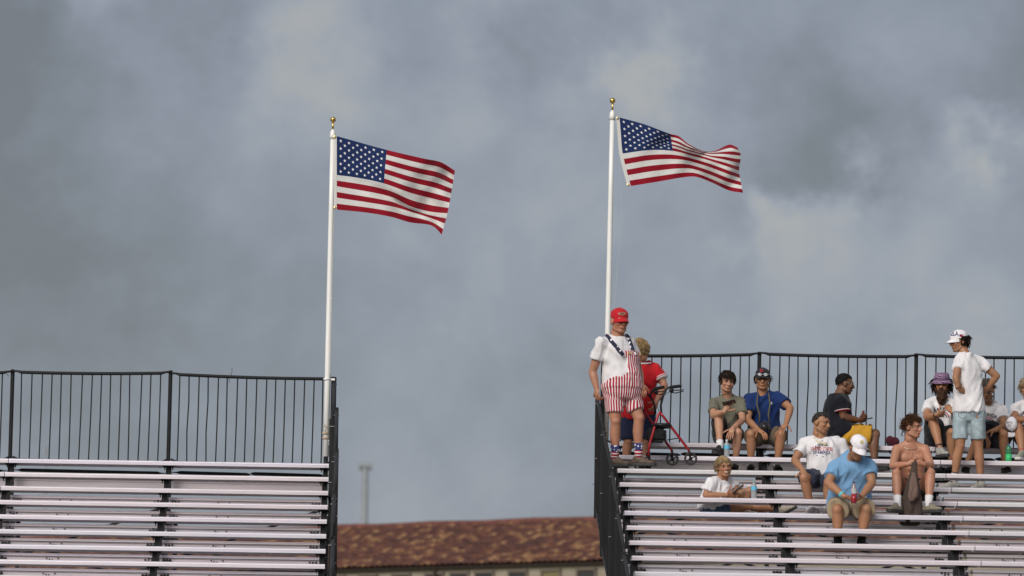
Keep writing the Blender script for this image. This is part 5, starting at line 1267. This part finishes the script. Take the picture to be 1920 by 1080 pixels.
q = MB(); a, b = p.j['na'], p.j['ka']; q.tube([lerp(a, b, .10), lerp(a, b, .15)], .040, 14); q.build('ankle_band', WATCH, p.t, True)
q = MB(); a, b = p.j['wa'], p.j['ea']; q.tube([lerp(a, b, .05), lerp(a, b, .12)], .037, 12); q.build('wristband', WATCH, p.t, True)

# --- grey bearded man behind the standing one
p = Person('dark haired man in white tee hidden behind the standing man', Yr(0)+.12, (1860, 838), dict(
    pel=(1858, 820, 0), nek=(1852, 755, -.10), sa=(1828, 762, -.08), sb=(1876, 764, -.08), hd=(1850, 733, -.20),
    ea=(1828, 795, 'n'), wa=(1846, 815, 'n'), eb=(1884, 800, 'n'), wb=(1866, 806, 'n'), ka=(1838, 816, 'n'), na=(1812, 872, -.30), kb=(1882, 815, 'n'), nb=(1884, 872, -.30)),
    'tan', 1.0, 1.06, .02, (-12, 16, 0, 1.0), bow=.06)
p.body([('a', at(1851, 824, p.Yb-.5), (.1, .2, -1), .4, -1), ('b', at(1858, 808, p.Yb-.5), (-.1, .2, -1), .5, 1)], stubble=.6)
p.brows('grey'); o, bvs = p.shirt(WHITE_T, -.12, .024, .62, sl_r=.088); america(o, bvs, 1852, 778, p.Yb)
p.shorts(fab('slate_shorts', (.045, .047, .055)), .86, .118, .11)
p.hair('grey', short_hair(.4, -.1, -.4), .03, 340, (.2, .2, .6), .014, .6, curl=.004)
p.shoe('a', (-.2, -1, 0), SNEAK, SOLE, None); p.shoe('b', (.1, -1, 0), SNEAK, SOLE, BLACKF, .05)
p.glasses(mat('frame_dark', (.02, .02, .02), .3), 0, .004, mat('shade_lens', (.03, .03, .035), .1), .021, 'sunglasses')
bg_ = thing('backpack', 'dark rolled bag on the lap of the man hidden behind the standing man', 'bag', at(1857, 812, p.Yb-.42)); q = MB(); c = at(1857, 800, p.Yb-.36); q.ell(c, (.105, .075, .07)); q.ell(c+Vector((.03, 0, -.05)), (.09, .07, .07)); b_ = remesh(q, .009, 2); wrinkle(b_, .012, 12, (1, 1, 1), 5); b_.build('bag_body', fab('bag_ink', (.012, .014, .02)), bg_, True)
q = MB(); q.tube([c+Vector((-.07, -.06, .03)), c+Vector((0, -.09, .02)), c+Vector((.08, -.06, -.03))], .009, 6); q.build('bag_strap', BLACKF, bg_, True)

# --- person cut by the right edge
p = Person('fair haired person in white tee cut off by the right edge', Yr(0)+.12, (1930, 838), dict(
    pel=(1936, 820, 0), nek=(1929, 754, -.10), sa=(1905, 763, -.10), sb=(1957, 763, -.08), hd=(1928, 728, -.16),
    ea=(1903, 788, -.30), wa=(1925, 786, -.44), eb=(1962, 795, -.2), wb=(1945, 788, -.42), ka=(1910, 803, 'n'), na=(1916, 849, -.56), kb=(1950, 808, 'n'), nb=(1948, 868, -.30)),
    'tan', 1.0, 1.0, 0, (-20, 6, 0, 1.0), bow=.05)
p.body([('a', at(1940, 786, p.Yb-.48), (0, .8, .2), .5, 1), ('b', at(1932, 786, p.Yb-.46), (0, .8, .2), .5, -1)])
p.brows('ashblond'); o, bvs = p.shirt(WHITE_T, -.12, .022, .62, sl_r=.086); america(o, bvs, 1930, 773, p.Yb)
p.shorts(DARKSH, .6, .112, .105); p.hair('ashblond', lambda d: d.z > (.4 if d.y > .4 else (-.3 if d.y > -.1 else -.6)), .08, 300, (0, -.2, -1), .014, .3)
p.shoe('a', (-.35, -.85, 0), mat('canvas_shoe', (.25, .25, .2), .8), SOLEW, None); p.shoe('b', (.2, -1, 0), SNEAK, SOLEW, None)
q = MB(); a, b = p.j['na'], p.j['ka']; q.tube([lerp(a, b, .08), lerp(a, b, .11)], .038, 14); q.build('anklet', mat('anklet', (.35, .08, .08), .6), p.t, True)
# white cap hung on the knee
ch = thing('white_cap', 'white lettered cap hanging beside the knee at the right edge', 'cap', at(1895, 815, p.Yb-.48)); c = at(1895, 796, p.Yb-.46)
q = MB(); vs = []; fs = []
for i in range(9):
    a_ = math.radians(95)*i/8
    for k in range(24): w = 2*math.pi*k/24; vs.append(c+Vector((math.sin(a_)*math.cos(w)*.066+.01, -math.cos(a_)*.06, math.sin(a_)*math.sin(w)*.092*(1 if math.sin(w) > 0 else .8))))
for i in range(8):
    for k in range(24): fs.append((i*24+k, (i+1)*24+k, (i+1)*24+(k+1) % 24, i*24+(k+1) % 24))
q.add(vs, fs); cr = q.build('crown', fab('cap_white', (.78, .75, .78)), ch, True); bvw = BVHTree.FromPolygons([tuple(v) for v in vs], fs)
q = MB(); q.rings([[c+Vector((.075*math.cos(math.radians(w)), .02-.01*u, -.085-.06*u*math.sin(math.radians(-w))+.0)) for w in range(200, 341, 14)]+[c+Vector((.075*math.cos(math.radians(w)), .026-.01*u, -.085-.06*u*math.sin(math.radians(-w)))) for w in range(340, 199, -14)] for u in (0, .5, 1)]); q.build('brim', fab('cap_white', (0, 0, 0)), ch, True)
for t_, y in (('MAS', 792), ('50', 798)): v, f = text_shape(t_); print_on(cr, bvw, 'lettering', GREYC, v, f, 1892, y, .038, p.Yb-.3, .1, .005)

# --- bags on the benches
bgm = thing('backpack', 'maroon bag on the top bench behind the shirtless man', 'bag', at(1672, 833, Yr(0)+.1)); c = Vector((at(1674, 838, Yr(0)+.12).x, Yr(0)+.13, Zr(0)+.055)); q = MB(); q.ell(c, (.075, .06, .06)); q.ell(c+Vector((-.03, -.02, .015)), (.05, .05, .05)); b_ = remesh(q, .009, 2); wrinkle(b_, .012, 14, (1, 1, 1), 8); b_.build('bag_body', fab('maroon', (.06, .008, .018)), bgm, True)
q = MB(); q.tube([c+Vector((-.06, -.05, .0)), c+Vector((-.06, -.06, -.08)), c+Vector((-.03, -.06, -.14))], .008, 6); q.build('bag_strap', BLACKF, bgm, True)
bgd = thing('duffel_bag', 'black duffel bag on the footboard below the bearded man', 'bag', Vector((at(1753, 870, Yr(0)-.12).x, Yr(0)-.15, Zr(0)-.43))); c = bgd.location+Vector((0, 0, .09)); q = MB(); q.cone(c+Vector((-.16, 0, 0)), c+Vector((.16, 0, 0)), .085, .085, 16); b_ = remesh(q, .01, 2); wrinkle(b_, .014, 10, (1, 1, 1), 9); b_.build('bag_body', BLACKF, bgd, True)
q = MB(); q.tube([c+Vector((-.09, -.06, .05)), c+Vector((-.05, -.07, .12)), c+Vector((.05, -.07, .12)), c+Vector((.09, -.06, .05))], .009, 6); q.build('bag_handle', BLACKF, bgd, True)
